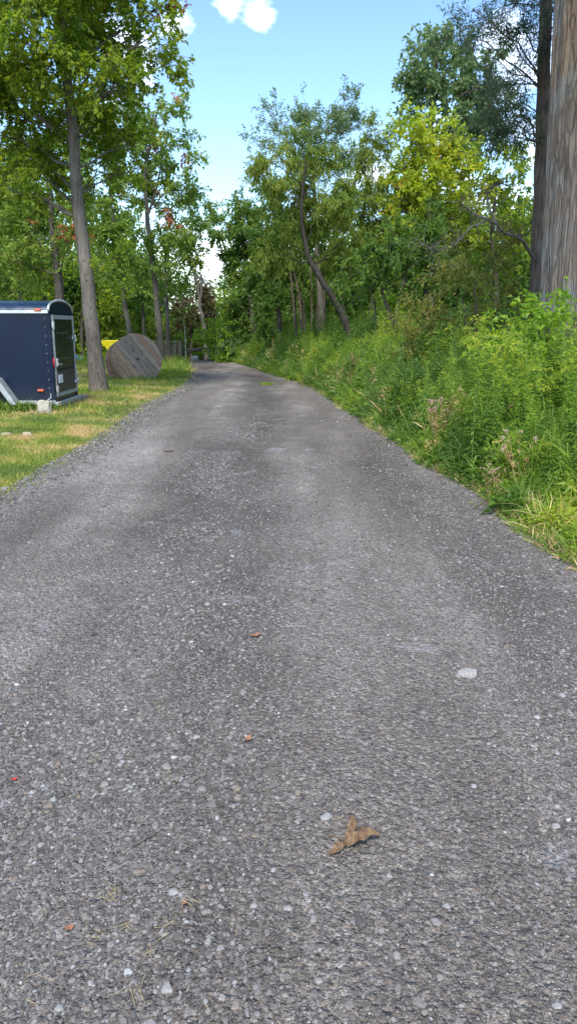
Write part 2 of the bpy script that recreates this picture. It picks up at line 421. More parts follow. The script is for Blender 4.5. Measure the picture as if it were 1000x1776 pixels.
tree('broadleaf_tree', 'tall dense dark green tree filling the gap where the road bends', 'tree', 33,
     [(440, 650), (440, 560), (430, 480), (418, 400), (412, 340)], .17,
     [(392, 392, 24, 28), (412, 350, 18, 22), (430, 400, 34, 34), (420, 455, 34, 32), (450, 500, 34, 34), (460, 440, 34, 34), (412, 520, 26, 26), (450, 560, 36, 24), (400, 470, 18, 22), (420, 570, 24, 16), (440, 345, 24, 26)],
     'mid', ML['mid'], B_DARK, dens=1.15)
tree('broadleaf_tree', 'dark green rounded tree left of the cluster of thin brown trunks', 'tree', 27,
     [(484, 640), (485, 560), (480, 500), (478, 430)], .13,
     [(470, 480, 34, 30), (500, 440, 34, 34), (480, 400, 34, 30), (462, 530, 26, 26), (505, 495, 28, 24), (478, 352, 28, 28), (455, 440, 28, 30), (476, 570, 26, 18)],
     'deep', ML['deep'], B_DARK, dens=1.0)
tree('willow_like_tree', 'tree with a dark trunk bowed to the left and drooping narrow pale leaves', 'tree', 22,
     [(620, 662), (612, 600), (596, 545), (572, 508), (546, 472), (528, 425), (521, 360), (526, 310), (531, 285)], 0.135,
     [(502, 330, 38, 34, .9), (550, 385, 44, 38, 1.3), (478, 285, 28, 28), (562, 315, 38, 34, .9), (520, 255, 34, 30), (605, 420, 34, 30, 1.1), (484, 405, 30, 34, .6), (495, 445, 26, 20, .8), (585, 455, 34, 24, 1.4), (560, 350, 30, 30, -.3)],
     'wil', ML['wil'], B_BOW, r1=.22, dens=1.3, dy=.7, flare=1.2)
tree('feathery_tree', 'sparse grey-green tree with upright feathery tips against the blue sky', 'tree', 27,
     [(560, 655), (558, 560), (548, 430), (545, 320), (540, 270), (537, 240)], 0.14,
     [(470, 200, 16, 26), (530, 190, 18, 28), (500, 220, 28, 26), (570, 205, 26, 28), (605, 175, 13, 28), (600, 225, 28, 26), (440, 250, 16, 18), (550, 250, 34, 26), (480, 250, 26, 20), (630, 215, 16, 16), (585, 275, 32, 24), (455, 310, 22, 24), (520, 300, 34, 30)],
     'sml', ML['blue'], B_GREY, up=.7, dens=.85, dy=1)
tree('willow_like_tree', 'crooked slender tree with hanging narrow leaves right of the bowed trunk', 'tree', 24,
     [(652, 660), (652, 580), (640, 500), (624, 420), (626, 370), (640, 320), (622, 270)], 0.12,
     [(640, 235, 28, 22), (612, 280, 26, 24), (662, 268, 24, 24), (632, 350, 34, 30), (662, 395, 34, 34), (602, 372, 26, 30), (676, 330, 26, 28), (640, 425, 32, 22), (650, 305, 20, 16)],
     'wil', ML['wil'], B_DARK, dens=1.1, extra=[(.035, [(624, 400, 0), (604, 350, .1), (612, 322, .2)])])
tree('forked_tree', 'small dark tree whose trunk forks low, with heavy shaded leaves', 'tree', 18.5,
     [(690, 655), (685, 590), (681, 565), (668, 525), (655, 490), (650, 460)], 0.085,
     [(640, 452, 30, 24), (690, 455, 36, 28), (655, 490, 32, 22), (720, 430, 34, 34), (616, 470, 24, 24), (710, 490, 28, 20), (680, 415, 34, 24), (745, 470, 22, 26)],
     'deep', ML['deep'], B_DARK, dens=1.5, extra=[(.045, [(682, 572, 0), (688, 535, -.1), (698, 500, 0), (706, 450, .1)]), (.04, [(653, 640, .4), (652, 560, .4), (648, 500, .4)])])
tree('yellow_green_tree', 'bright yellow-green tree with upright leaves turning gold at the tips', 'tree', 23,
     [(748, 660), (744, 580), (748, 470), (742, 370), (746, 290), (744, 230)], 0.13,
     [(706, 232, 16, 24), (740, 222, 22, 26), (786, 240, 20, 22), (716, 285, 30, 28), (772, 292, 36, 34), (692, 345, 30, 30), (815, 335, 24, 24), (745, 350, 36, 28), (790, 370, 30, 24), (700, 395, 26, 22), (724, 250, 24, 24), (762, 255, 26, 24), (745, 290, 40, 36), (700, 320, 34, 34), (800, 300, 30, 36), (760, 330, 40, 34), (715, 370, 30, 26)],
     'mid', ML['yel'], B_GREY, up=.5, dens=1.15)
tree('broadleaf_tree', 'tallest distant tree with bluish green leaf clusters above the yellow-green tree', 'tree', 29,
     [(775, 640), (770, 480), (752, 320), (745, 200), (755, 110), (762, 70)], .22,
     [(716, 112, 18, 18), (756, 88, 28, 22), (738, 155, 32, 26), (798, 112, 32, 28), (820, 185, 36, 32), (780, 215, 34, 26), (704, 195, 14, 16), (842, 245, 28, 24), (860, 190, 28, 28), (770, 150, 30, 26), (850, 130, 26, 24), (730, 70, 16, 14), (800, 70, 26, 20), (712, 155, 12, 14)],
     'big', ML['blue'], B_DARK, dens=1.15, dy=1.3)
tree('broadleaf_tree', 'loose green tree with light gaps standing behind the dead cedar branch', 'tree', 23,
     [(862, 640), (860, 500), (852, 400), (860, 320)], .13,
     [(846, 330, 28, 28), (890, 305, 26, 26), (900, 370, 28, 34), (846, 395, 34, 26), (872, 430, 34, 26), (880, 275, 16, 14), (905, 440, 24, 28)], 'mid', ML['oak'], B_DARK, dens=.85)
tree('young_cedar', 'dark olive young cedar tucked between the forked tree and the yellow-green tree', 'tree', 19,
     [(735, 655), (735, 580), (738, 480), (742, 400), (744, 350)], 0.09,
     [(742, 385, 20, 26), (736, 430, 30, 26), (750, 475, 34, 26), (735, 520, 30, 24)], 'sml', ML['deep'], B_DARK, dens=1.1)
tree('autumn_bush', 'wide olive bush with leaves turning orange in front of the two cedars', 'bush', 13.5,
     [(800, 665), (808, 600), (806, 560), (802, 520)], .05,
     [(770, 500, 40, 32), (826, 462, 42, 32), (722, 560, 34, 34), (790, 560, 46, 34), (862, 505, 38, 36), (880, 440, 28, 28), (740, 610, 34, 26), (850, 570, 34, 30), (700, 600, 20, 22)],
     'sml', ML['oliv'], B_DARK, dens=.85, limb=.8, extra=[(.03, [(822, 640, -.6), (824, 560, -.6), (822, 482, -.6)])])
tree('leafy_sapling', 'small green sapling by the foot of the bowed trunk', 'tree', 20,
     [(655, 665), (656, 620), (658, 595)], .03,
     [(660, 590, 18, 14), (690, 605, 18, 14), (640, 610, 16, 12)], 'mid', ML['mid'], B_DARK, dens=1.2)
tree('understory_tree', 'deep green shade tree behind the bowed trunk', 'tree', 28,
     [(600, 655), (598, 560), (590, 500), (585, 440)], 0.12,
     [(585, 480, 36, 28), (620, 520, 30, 26), (560, 430, 30, 28), (600, 560, 34, 20), (620, 455, 26, 26), (640, 560, 26, 22), (560, 520, 24, 22)], 'deep', ML['mid'], B_DARK, dens=.9)
tree('understory_tree', 'shaded green tree behind the forked tree and its dark leaves', 'tree', 23,
     [(700, 655), (700, 560), (698, 500), (700, 440)], .10,
     [(690, 520, 34, 26), (720, 480, 34, 30), (670, 570, 30, 24), (740, 560, 34, 28), (780, 440, 34, 34), (790, 400, 26, 28), (705, 420, 28, 28), (820, 400, 28, 28)], 'mid', ML['oak'], B_DARK, dens=.9)
# slim bare stems standing together
for i, (a, b, c, w) in enumerate([(521, 508, 500, .035), (528, 520, 505, .05), (537, 524, 522, .045), (541, 540, 538, .03), (549, 550, 552, .035), (560, 562, 560, .05), (514, 512, 520, .04)]):
    tree('slim_tree', 'slim bare brown trunk in the cluster left of the bowed tree', 'tree', 26 + .35 * i, [(a, 655), ((a + b) / 2, 590), (b, 520), (c, 450), (c - 4, 400)], w * 1.25, [(c - 4, 405, 14, 12)],
         'deep', ML['deep'], B_RED, dens=.8, group='slim bare trunks standing close together', sides=6, r1=.5)
# two big cedars at the right
thin_cedar, TC = tree('cedar_tree', 'thinner darker cedar with sparse needle twigs and bare branches', 'tree', 13,
     [(922, 650), (929, 500), (937, 320), (942, 160), (945, 0), (952, -260)], .122,
     [(832, 28, 36, 26), (872, 55, 40, 30), (846, 95, 32, 30), (900, 125, 32, 34), (900, 15, 38, 30), (862, 165, 34, 30), (850, 215, 26, 20), (808, 60, 20, 18), (905, 200, 26, 24), (930, 60, 26, 26), (868, 205, 26, 20), (985, 90, 20, 24), (900, -40, 50, 34), (960, -120, 70, 50), (985, 190, 16, 20), (880, 235, 20, 18)],
     'ced', ML['ced'], B_RED, sides=18, flute=.07, r1=.7, dens=1.7, bare=.12, limb=.6, flare=1.1, dy=1.2)
mb = MB()
D0 = at(926, 450, 12.85)
def dead(P0, pts, r):
    E = path([P0] + pts, 10, .02); tube(mb, E, np.linspace(r, r * .25, 10), 6)
    return E
E = dead(D0, [at(905, 415, 12.6), at(880, 400, 12.4), at(850, 378, 12.2), at(820, 372, 12.0), at(795, 350, 11.9)], .035)
E2 = dead(E[5], [at(838, 340, 12.4), at(850, 325, 12.5), at(870, 318, 12.7)], .02)
E3 = dead(E[6], [at(800, 410, 12), at(770, 440, 11.8), at(735, 425, 11.6)], .018)
for Q in (E, E2, E3):
    for k in range(3, 10):
        s = Q[k]; n = 6
        e = s + rdir(n) * rng.uniform(.12, .5, (n, 1)) * [1, .8, .8]
        twigs(mb, np.repeat(s[None], n, 0), e, .005, .002, .02)
        e2 = e + rdir(n) * rng.uniform(.08, .25, (n, 1)); twigs(mb, e, e2, .004, .002)
o = mb.obj('dead_branch', B_GREY, thin_cedar, smooth=True, loc=tuple(thin_cedar.location)); o['label'] = 'bare grey dead branch with tangled twigs'
# fine bare twigs of the thin cedar
mb = MB()
for k in range(26):
    z = rng.uniform(4.2, 8.5); i = int(np.argmin(abs(TC[:, 2] - z))); s = TC[i]
    d = unit(np.array([rng.uniform(-1, .6), rng.uniform(-.7, .7), rng.uniform(-.2, .35)])); L = rng.uniform(.6, 1.7)
    Q = path([s, s + d * L * .5 + [0, 0, .1], s + d * L - [0, 0, .12 * L]], 6, .04); tube(mb, Q, np.linspace(.013, .004, 6), 4)
    for q in Q[2:]:
        n = 5; e = q + unit(rdir(n) + d * .7) * rng.uniform(.15, .5, (n, 1)); twigs(mb, np.repeat(q[None], n, 0), e, .005, .0025)
        e2 = e + rdir(n) * .18; twigs(mb, e, e2, .003, .002)
mb.obj('bare_twigs', B_DARK, thin_cedar, loc=tuple(thin_cedar.location))

def cedar_bark():
    m, nt, out = new_mat('bark_cedar')
    tc = N(nt, 'TexCoord'); O = tc.outputs['Object']
    w = N(nt, 'TexNoise', i_Scale=2.2, i_Detail=3.0); nt.links.new(O, w.inputs['Vector'])
    wv = N(nt, 'VectorMath', operation='MULTIPLY_ADD'); nt.links.new(w.outputs['Color'], wv.inputs[0]); wv.inputs[1].default_value = (.10, .10, .0); nt.links.new(O, wv.inputs[2])
    def st(v, sc, d):
        mp = N(nt, 'Mapping'); mp.inputs['Scale'].default_value = v; nt.links.new(wv.outputs[0], mp.inputs[0])
        n = N(nt, 'TexNoise', i_Scale=sc, i_Detail=d, i_Roughness=.7); nt.links.new(mp.outputs[0], n.inputs['Vector']); return n
    a, b = st((13, 13, .9), 2.0, 9.0), st((40, 40, 2.2), 2.0, 5.0)
    mp = N(nt, 'Mapping'); mp.inputs['Scale'].default_value = (16, 16, .8); nt.links.new(wv.outputs[0], mp.inputs[0])
    v = N(nt, 'TexVoronoi', feature='DISTANCE_TO_EDGE', i_Scale=1.0); nt.links.new(mp.outputs[0], v.inputs['Vector'])
    g = N(nt, 'TexNoise', i_Scale=1.6, i_Detail=3.0); nt.links.new(O, g.inputs['Vector'])
    tone = ramp(nt, [(.38, (.44, .385, .335)), (.54, (.42, .31, .235))], g.outputs[0])
    r = ramp(nt, [(.32, grey(.58)), (.5, grey(1.0)), (.7, grey(1.3))], a.outputs[0]); r2 = ramp(nt, [(.3, grey(.65)), (.7, grey(1.25))], b.outputs[0]); r3 = ramp(nt, [(.0, grey(.28)), (.09, grey(1.0))], v.outputs['Distance'])
    c = mixc(nt, 1.0, tone.outputs[0], r.outputs[0], 'MULTIPLY'); c = mixc(nt, 1.0, c, r2.outputs[0], 'MULTIPLY'); c = mixc(nt, .55, c, r3.outputs[0], 'MULTIPLY')
    p = N(nt, 'BsdfPrincipled', i_Roughness=.95); p.inputs['Specular IOR Level'].default_value = .15; nt.links.new(c, p.inputs['Base Color'])
    h = N(nt, 'Math', operation='ADD'); nt.links.new(r.outputs[0], h.inputs[0]); nt.links.new(r3.outputs[0], h.inputs[1])
    bp = N(nt, 'Bump', i_Strength=.9, i_Distance=.03); nt.links.new(h.outputs[0], bp.inputs['Height']); nt.links.new(bp.outputs[0], p.inputs['Normal']); nt.links.new(p.outputs[0], out.inputs[0]); return m
B_CED = cedar_bark()
def big_cedar():
    Y = 11.0
    T = [at(986, 640, Y), at(993, 500, Y), at(1004, 250, Y), at(1015, 0, Y), at(1026, -200, Y)]
    b = T[0].copy(); b[2] = g1(b[0], Y) - .1; T[0] = b
    P = path(T, 60); S = 96; a = np.linspace(0, 2 * PI, S, endpoint=False)
    rad = np.interp(P[:, 2], [0, .5, 1.5, 8], [.50, .43, .395, .35])
    V = []
    for i, p in enumerate(P):
        z = p[2]
        fl = .055 * np.sin(a * 5 + .5 + z * .12) + .045 * np.sin(a * 9 + 2 - z * .2) + .022 * np.sin(a * 19 + z * .3)
        fl = fl + np.array([.028 * mnoise.noise((math.cos(q) * 6, math.sin(q) * 6, z * .5)) + .022 * mnoise.noise((math.cos(q) * 22, math.sin(q) * 22, z * 1.1)) for q in a])
        r = rad[i] * (1 + fl * (1 + .7 * math.exp(-z)))
        V.append(np.stack([p[0] + r * np.cos(a), p[1] + r * np.sin(a), np.full(S, z)], 1))
    i = np.arange(59)[:, None] * S; j = np.arange(S)[None]; k = (j + 1) % S
    F = np.stack([i + j, i + k, i + S + k, i + S + j], -1).reshape(-1, 4)
    root = empty('cedar_tree', (float(b[0]), Y, g1(b[0], Y)), 'thickest cedar trunk with fluted grey and reddish stringy bark', 'tree')
    mw, mc = MB(), MB(); mw.add(np.concatenate(V), F)
    foliage(mw, mc, P, rad, [(at(x, y, Y + oy), (r, r, r * .7)) for x, y, oy, r in
            [(1080, -150, 0, .9), (1000, -230, 1, 1.0), (1150, -20, 0, .8), (1120, 100, 1, .6), (950, -200, -1.2, .7), (1060, -320, 0, 1.1), (1130, -220, -2, 1.2), (1080, -260, -3, 1.2)]], SPEC['ced'], .6, 1.3)
    mw.obj('trunk', B_CED, root, smooth=True, loc=tuple(root.location)); mc.obj('crown', ML['ced'], root, loc=tuple(root.location))
big_cedar()
#TREES_END

# woods far behind everything, read as one mass
def woods():
    mb = MB(); mt = 0
    for i in range(430):
        if i < 190: Yd = rng.uniform(46, 66); x = rng.uniform(-34, 32)
        elif i < 330: Yd = rng.uniform(27, 45); x = float(right_edge(Yd)) + rng.uniform(4.5, 24)
        else: Yd = rng.uniform(35, 48); x = rng.uniform(-30, -8.5)
        g = g1(x, Yd); px = x / Yd * F_PX + 500
        top = rng.uniform(3.5, 8.0) * (.8 if 190 <= i < 330 else 1.0)
        if 322 < px < 374: top = min(top, 3.8)
        P = np.array([[x, Yd, g - .5], [x + rng.normal() * .3, Yd, g + top * .5], [x + rng.normal() * .5, Yd, g + top]])
        tube(mb, path(P, 6), np.linspace(.14, .04, 6), 5, 1)
        n = int(1900 * top / 6); c = rng.integers(0, 14, n)
        cc = np.stack([x + rng.normal(size=14) * 1.3, Yd + rng.normal(size=14) * 1.2, g + rng.uniform(.05, 1.0, 14) * top], 1)
        Q = cc[c] + rdir(n) * (rng.random((n, 1)) ** .4) * [1.0, 1.0, .75]
        D = rdir(n); D[:, 2] -= .4; Nn = rdir(n) * .7; Nn[:, 2] += 1
        leaves(mb, Q, D, Nn, rng.uniform(.16, .30, n), rng.uniform(.10, .17, n), mat=np.full(n, [0, 2, 3][i % 3]))
    o = mb.obj('distant_woods', [ML['mid'], B_DARK, ML['deep'], ML['oak']])
    tag(o, 'dense green woods closing the view behind the drive', 'woods', kind='stuff')
woods()

# ------------------------------------------------------------------ ground
def sheet(xs, ys, fz):
    X, Yy = np.meshgrid(xs, ys); Z = fz(X, Yy)
    V = np.stack([X, Yy, Z], -1).reshape(-1, 3); nx, ny = len(xs), len(ys)
    i = np.arange(ny - 1)[:, None] * nx; j = np.arange(nx - 1)[None]
    F = np.stack([i + j, i + j + 1, i + nx + j + 1, i + nx + j], -1).reshape(-1, 4)
    return V, F

def ground_mat():
    m, nt, out = new_mat('soil_and_turf')
    tc = N(nt, 'TexCoord')
    n1 = N(nt, 'TexNoise', i_Scale=1.1, i_Detail=5.0, i_Roughness=.6); n2 = N(nt, 'TexNoise', i_Scale=24.0, i_Detail=6.0, i_Roughness=.7); n3 = N(nt, 'TexNoise', i_Scale=.35, i_Detail=2.0)
    for n in (n1, n2, n3): nt.links.new(tc.outputs['Object'], n.inputs['Vector'])
    a = ramp(nt, [(.36, (.05, .085, .02)), (.48, (.10, .13, .03)), (.56, (.20, .18, .075)), (.66, (.26, .21, .11))], n1.outputs[0])
    b = ramp(nt, [(.3, grey(.45)), (.7, grey(1.3))], n2.outputs[0])
    c = mixc(nt, 1.0, a.outputs[0], b.outputs[0], 'MULTIPLY')
    p = N(nt, 'BsdfPrincipled', i_Roughness=.95); nt.links.new(c, p.inputs['Base Color'])
    bp = N(nt, 'Bump', i_Strength=.8, i_Distance=.04); nt.links.new(n2.outputs[0], bp.inputs['Height']); nt.links.new(bp.outputs[0], p.inputs['Normal'])
    nt.links.new(p.outputs[0], out.inputs[0]); return m
mb = MB()
xs = np.unique(np.r_[np.linspace(-220, -14, 26), np.linspace(-14, 14, 113), np.linspace(14, 220, 26)])
ys = np.unique(np.r_[np.linspace(-60, -4, 12), np.linspace(-4, 50, 217), np.linspace(50, 320, 40)])
V, F = sheet(xs, ys, lambda x, y: gh(x, y) - .05 * smooth(0, .2, x - left_edge(y)) * smooth(0, .2, right_edge(y) - x))
mb.add(V, F); o = mb.obj('ground', ground_mat(), smooth=True); o['kind'] = 'structure'

def road_mat():
    m, nt, out = new_mat('crushed_stone_drive')
    tc = N(nt, 'TexCoord'); O = tc.outputs['Object']
    def vor(sc, **k):
        v = N(nt, 'TexVoronoi', i_Scale=sc, **k); nt.links.new(O, v.inputs['Vector']); return v
    def noi(sc, d=5.0, r=.6, vec=None):
        n = N(nt, 'TexNoise', i_Scale=sc, i_Detail=d, i_Roughness=r); nt.links.new(vec or O, n.inputs['Vector']); return n
    v1, v2, v3 = vor(48.0), vor(105.0), vor(230.0)
    def cellgrey(v, lo, hi):
        s = N(nt, 'SeparateColor'); nt.links.new(v.outputs['Color'], s.inputs[0])
        return ramp(nt, [(0, grey(lo)), (.55, grey((lo + hi) * .42)), (.9, grey(hi * .8)), (1, grey(hi))], s.outputs[0]), s
    c1, s1 = cellgrey(v1, .6, 1.6); c2, s2 = cellgrey(v2, .5, 1.75); c3, s3 = cellgrey(v3, .5, 1.65)
    # long wheel lines, stretched along the drive
    mp = N(nt, 'Mapping'); mp.inputs['Scale'].default_value = (1.0, .16, 1.0); nt.links.new(O, mp.inputs[0])
    band = noi(1.25, 3.0, .5, mp.outputs[0]); blot = noi(.9, 5.0, .65); blot2 = noi(3.2, 5.0, .6)
    base = ramp(nt, [(.34, (.122, .108, .094)), (.5, (.176, .158, .139)), (.64, (.262, .239, .214))], band.outputs[0])
    bl = ramp(nt, [(.32, grey(.86)), (.5, grey(1.0)), (.68, grey(1.2))], blot.outputs[0])
    c = mixc(nt, 1.0, base.outputs[0], bl.outputs[0], 'MULTIPLY')
    sp = N(nt, 'SeparateXYZ'); nt.links.new(O, sp.inputs[0])
    wob = noi(.7, 4.0, .6); wm = N(nt, 'MapRange', i_1=.3, i_2=.7, i_3=-.35, i_4=.35); nt.links.new(wob.outputs[0], wm.inputs[0])
    xa = N(nt, 'Math', operation='ADD'); nt.links.new(sp.outputs[0], xa.inputs[0]); nt.links.new(wm.outputs[0], xa.inputs[1])
    xr = N(nt, 'MapRange', i_1=-3.0, i_2=2.0, i_3=0.0, i_4=1.0); nt.links.new(xa.outputs[0], xr.inputs[0])
    # packed wheel tracks are dusty and pale, the loose strips between them darker
    tr = ramp(nt, [(.05, grey(.75)), (.14, (1.36, 1.34, 1.3)), (.32, (1.40, 1.37, 1.32)), (.41, (.70, .69, .66)), (.52, (.68, .67, .64)), (.60, (1.25, 1.22, 1.18)), (.75, (1.34, 1.31, 1.26)), (.83, (.78, .77, .75)), (.92, (1, 1, 1))], xr.outputs[0])
    c = mixc(nt, .75, c, tr.outputs[0], 'MULTIPLY')
    c = mixc(nt, .75, c, c3.outputs[0], 'MULTIPLY'); c = mixc(nt, .7, c, c2.outputs[0], 'MULTIPLY'); c = mixc(nt, .55, c, c1.outputs[0], 'MULTIPLY')
    # brownish stones and fines
    tn = ramp(nt, [(.80, grey(0)), (.86, grey(.55))], s2.outputs[1]); c = mixc(nt, tn.outputs[0], c, (.17, .13, .095))
    br = ramp(nt, [(.56, grey(0)), (.72, grey(.35))], blot2.outputs[0]); c = mixc(nt, br.outputs[0], c, (.12, .095, .075))
    # pale lime dust spilt in spots
    du = noi(1.7, 6.0, .75); dm = ramp(nt, [(.585, grey(0)), (.64, grey(.35)), (.74, grey(.7))], du.outputs[0]); c = mixc(nt, dm.outputs[0], c, (.42, .42, .43))
    hf = noi(420.0, 2.0, .6); hr = ramp(nt, [(.3, grey(.6)), (.7, grey(1.4))], hf.outputs[0]); c = mixc(nt, .7, c, hr.outputs[0], 'MULTIPLY')
    p = N(nt, 'BsdfPrincipled', i_Roughness=.86); p.inputs['Specular IOR Level'].default_value = .3
    nt.links.new(c, p.inputs['Base Color'])
    def inv(v, k):
        x = N(nt, 'Math', operation='MULTIPLY', i_1=-k); nt.links.new(v.outputs['Distance'], x.inputs[0]); return x.outputs[0]
    ad = N(nt, 'Math', operation='ADD'); nt.links.new(inv(v1, .011), ad.inputs[0]); nt.links.new(inv(v2, .006), ad.inputs[1])
    ad2 = N(nt, 'Math', operation='ADD'); nt.links.new(ad.outputs[0], ad2.inputs[0]); nt.links.new(inv(v3, .003), ad2.inputs[1])
    b = N(nt, 'Bump', i_Strength=1.0, i_Distance=1.5); nt.links.new(ad2.outputs[0], b.inputs['Height']); nt.links.new(b.outputs[0], p.inputs['Normal'])
    nt.links.new(p.outputs[0], out.inputs[0]); return m
def road():
    mb = MB(); ys = np.unique(np.r_[np.linspace(-12, 0, 25), np.linspace(0, 12, 400), np.linspace(12, 50, 400)]); nx = 70
    el = np.array([.07 * mnoise.noise((y * 1.7, 3, 0)) + .09 * mnoise.noise((y * 5, 7, 0)) for y in ys]); er = np.array([.06 * mnoise.noise((y * 1.9, 13, 0)) + .05 * mnoise.noise((y * 6, 17, 0)) for y in ys])
    t = np.linspace(0, 1, nx)[None, :]; l = (left_edge(ys) + el)[:, None]; r = (right_edge(ys) + .1 + er)[:, None]
    X = l + (r - l) * t; Yy = np.repeat(ys[:, None], nx, 1)
    Z = gh(X, Yy) + .014 - .05 * (1 - smooth(0, .02, t) * smooth(0, .02, 1 - t))
    Z += .004 * np.sin(X * 17 + Yy * 5) * np.sin(Yy * 13)
    V = np.stack([X, Yy, Z], -1).reshape(-1, 3)
    i = np.arange(len(ys) - 1)[:, None] * nx; j = np.arange(nx - 1)[None]
    mb.add(V, np.stack([i + j, i + j + 1, i + nx + j + 1, i + nx + j], -1).reshape(-1, 4))
    o = mb.obj('gravel_road', road_mat(), smooth=True); o['kind'] = 'structure'
road()
def road_z(x, y): return gh(x, y) + .014 + .004 * np.sin(x * 17 + y * 5) * np.sin(y * 13)

# loose stones lying on the drive
def stone_mat():
    m, nt, out = new_mat('crushed_stone')
    geo = N(nt, 'NewGeometry'); tc = N(nt, 'TexCoord')
    r = ramp(nt, [(0, (.060, .054, .048)), (.35, (.115, .104, .094)), (.7, (.168, .154, .140)), (.86, (.240, .222, .203)), (.90, (.19, .145, .105)), (.95, (.23, .22, .20)), (.99, (.28, .275, .265)), (1, (.42, .41, .39))], geo.outputs['Random Per Island'])
    n = N(nt, 'TexNoise', i_Scale=160.0, i_Detail=4.0); nt.links.new(tc.outputs['Object'], n.inputs['Vector'])
    rr = ramp(nt, [(.3, grey(.75)), (.7, grey(1.2))], n.outputs[0]); c = mixc(nt, 1.0, r.outputs[0], rr.outputs[0], 'MULTIPLY')
    p = N(nt, 'BsdfPrincipled', i_Roughness=.82); nt.links.new(c, p.inputs['Base Color']); nt.links.new(p.outputs[0], out.inputs[0]); return m
M_STONE = stone_mat()
def stones(mb, X, Y, S, zf=road_z, emb=.35):
    n = len(X); a = np.linspace(0, 2 * PI, 6, endpoint=False)[None] + rng.uniform(0, 6.28, (n, 1)) + rng.normal(size=(n, 6)) * .16
    ax = rng.uniform(.75, 1.25, (n, 1)); rj = rng.uniform(.78, 1.15, (n, 6)); th = rng.uniform(0, PI, (n, 1))
    def ring(k, z):
        x = np.cos(a) * ax * rj * k; y = np.sin(a) / ax * rj * k
        xx = x * np.cos(th) - y * np.sin(th); yy = x * np.sin(th) + y * np.cos(th)
        return np.stack([xx, yy, np.broadcast_to(z, xx.shape)], -1)
    hh = rng.uniform(.35, .8, (n, 1)); tl = rng.normal(size=(n, 6)) * .07
    V = np.concatenate([ring(.9, -.3), ring(1.0, hh * .45 + tl), ring(.62, hh + tl * .6)], 1) * S[:, None, None]
    V[:, :, 0] += X[:, None]; V[:, :, 1] += Y[:, None]; V[:, :, 2] += (zf(X, Y) + S * (.3 - emb) * .6)[:, None]
    o = np.arange(n)[:, None, None] * 18; j = np.arange(6)[None, None]; k = (j + 1) % 6; i = np.array([0, 6])[None, :, None]
    F4 = np.stack([o + i + j, o + i + k, o + i + 6 + k, o + i + 6 + j], -1).reshape(-1, 4)
    F6 = np.arange(n)[:, None] * 18 + 12 + np.arange(6)[None]
    mb.add2(V.reshape(-1, 3), [F4, F6])
def in_view(y): return .40 * y + .35
mb = MB()
def scatter(n, y0, y1, pw=1.0):
    y = y0 + (y1 - y0) * rng.random(n) ** pw; w = in_view(y); x = rng.uniform(-1, 1, n) * w
    k = (x > left_edge(y) + .02) & (x < right_edge(y) - .02)
    # the packed wheel tracks keep few loose stones
    xx = x + .12 * np.sin(y * .8) + .06 * rng.normal(size=n)
    loose = 1 - .72 * np.maximum(smooth(-2.35, -2.05, xx) * smooth(0, .25, -.98 - xx), smooth(-.05, .2, xx) * smooth(0, .25, .98 - xx))
    k &= rng.random(n) < loose
    return x[k], y[k]
x, y = scatter(62000, 1.0, 3.6); s = np.exp(rng.normal(math.log(.0034), .40, len(x))); stones(mb, x, y, s)
x, y = scatter(1900, 1.0, 4.0); s = np.exp(rng.normal(math.log(.0085), .28, len(x))); stones(mb, x, y, s)
x, y = scatter(54000, 3.6, 9.0); s = np.exp(rng.normal(math.log(.0050), .38, len(x))); stones(mb, x, y, s)
x, y = scatter(14000, 9, 20); s = np.exp(rng.normal(math.log(.0065), .35, len(x))); stones(mb, x, y, s)
# coarser stones collect in the loose strip left of the middle and along both edges
def drift(n, y0, y1, xc, sd, size):
    y = y0 + (y1 - y0) * rng.random(n); x = xc + .12 * np.sin(y * .8 + xc * 3) + rng.normal(size=n) * sd
    k = np.array([mnoise.noise((a * 1.6, b * .9, 4.0)) for a, b in zip(x, y)]) > -.12; k &= (x > left_edge(y)) & (x < right_edge(y)) & (np.abs(x) < in_view(y) + .2)
    stones(mb, x[k], y[k], np.exp(rng.normal(math.log(size), .36, k.sum())), emb=.2)
drift(18000, 1.2, 12, -.68, .22, .0060); drift(5000, 1.2, 9, 1.15, .16, .0058); drift(900, 1.2, 2.4, -.5, .35, .0080)
y = 3 + 22 * rng.random(9000); e = np.abs(rng.normal(size=9000)) * .22; x = left_edge(y) + e; stones(mb, x, y, np.exp(rng.normal(math.log(.011), .35, 9000)))
y = 3 + 22 * rng.random(5000); e = np.abs(rng.normal(size=5000)) * .16; x = right_edge(y) - e; stones(mb, x, y, np.exp(rng.normal(math.log(.009), .35, 5000)))
o = mb.obj('loose_gravel', M_STONE); tag(o, 'loose crushed grey gravel strewn over the drive', 'gravel', kind='stuff')

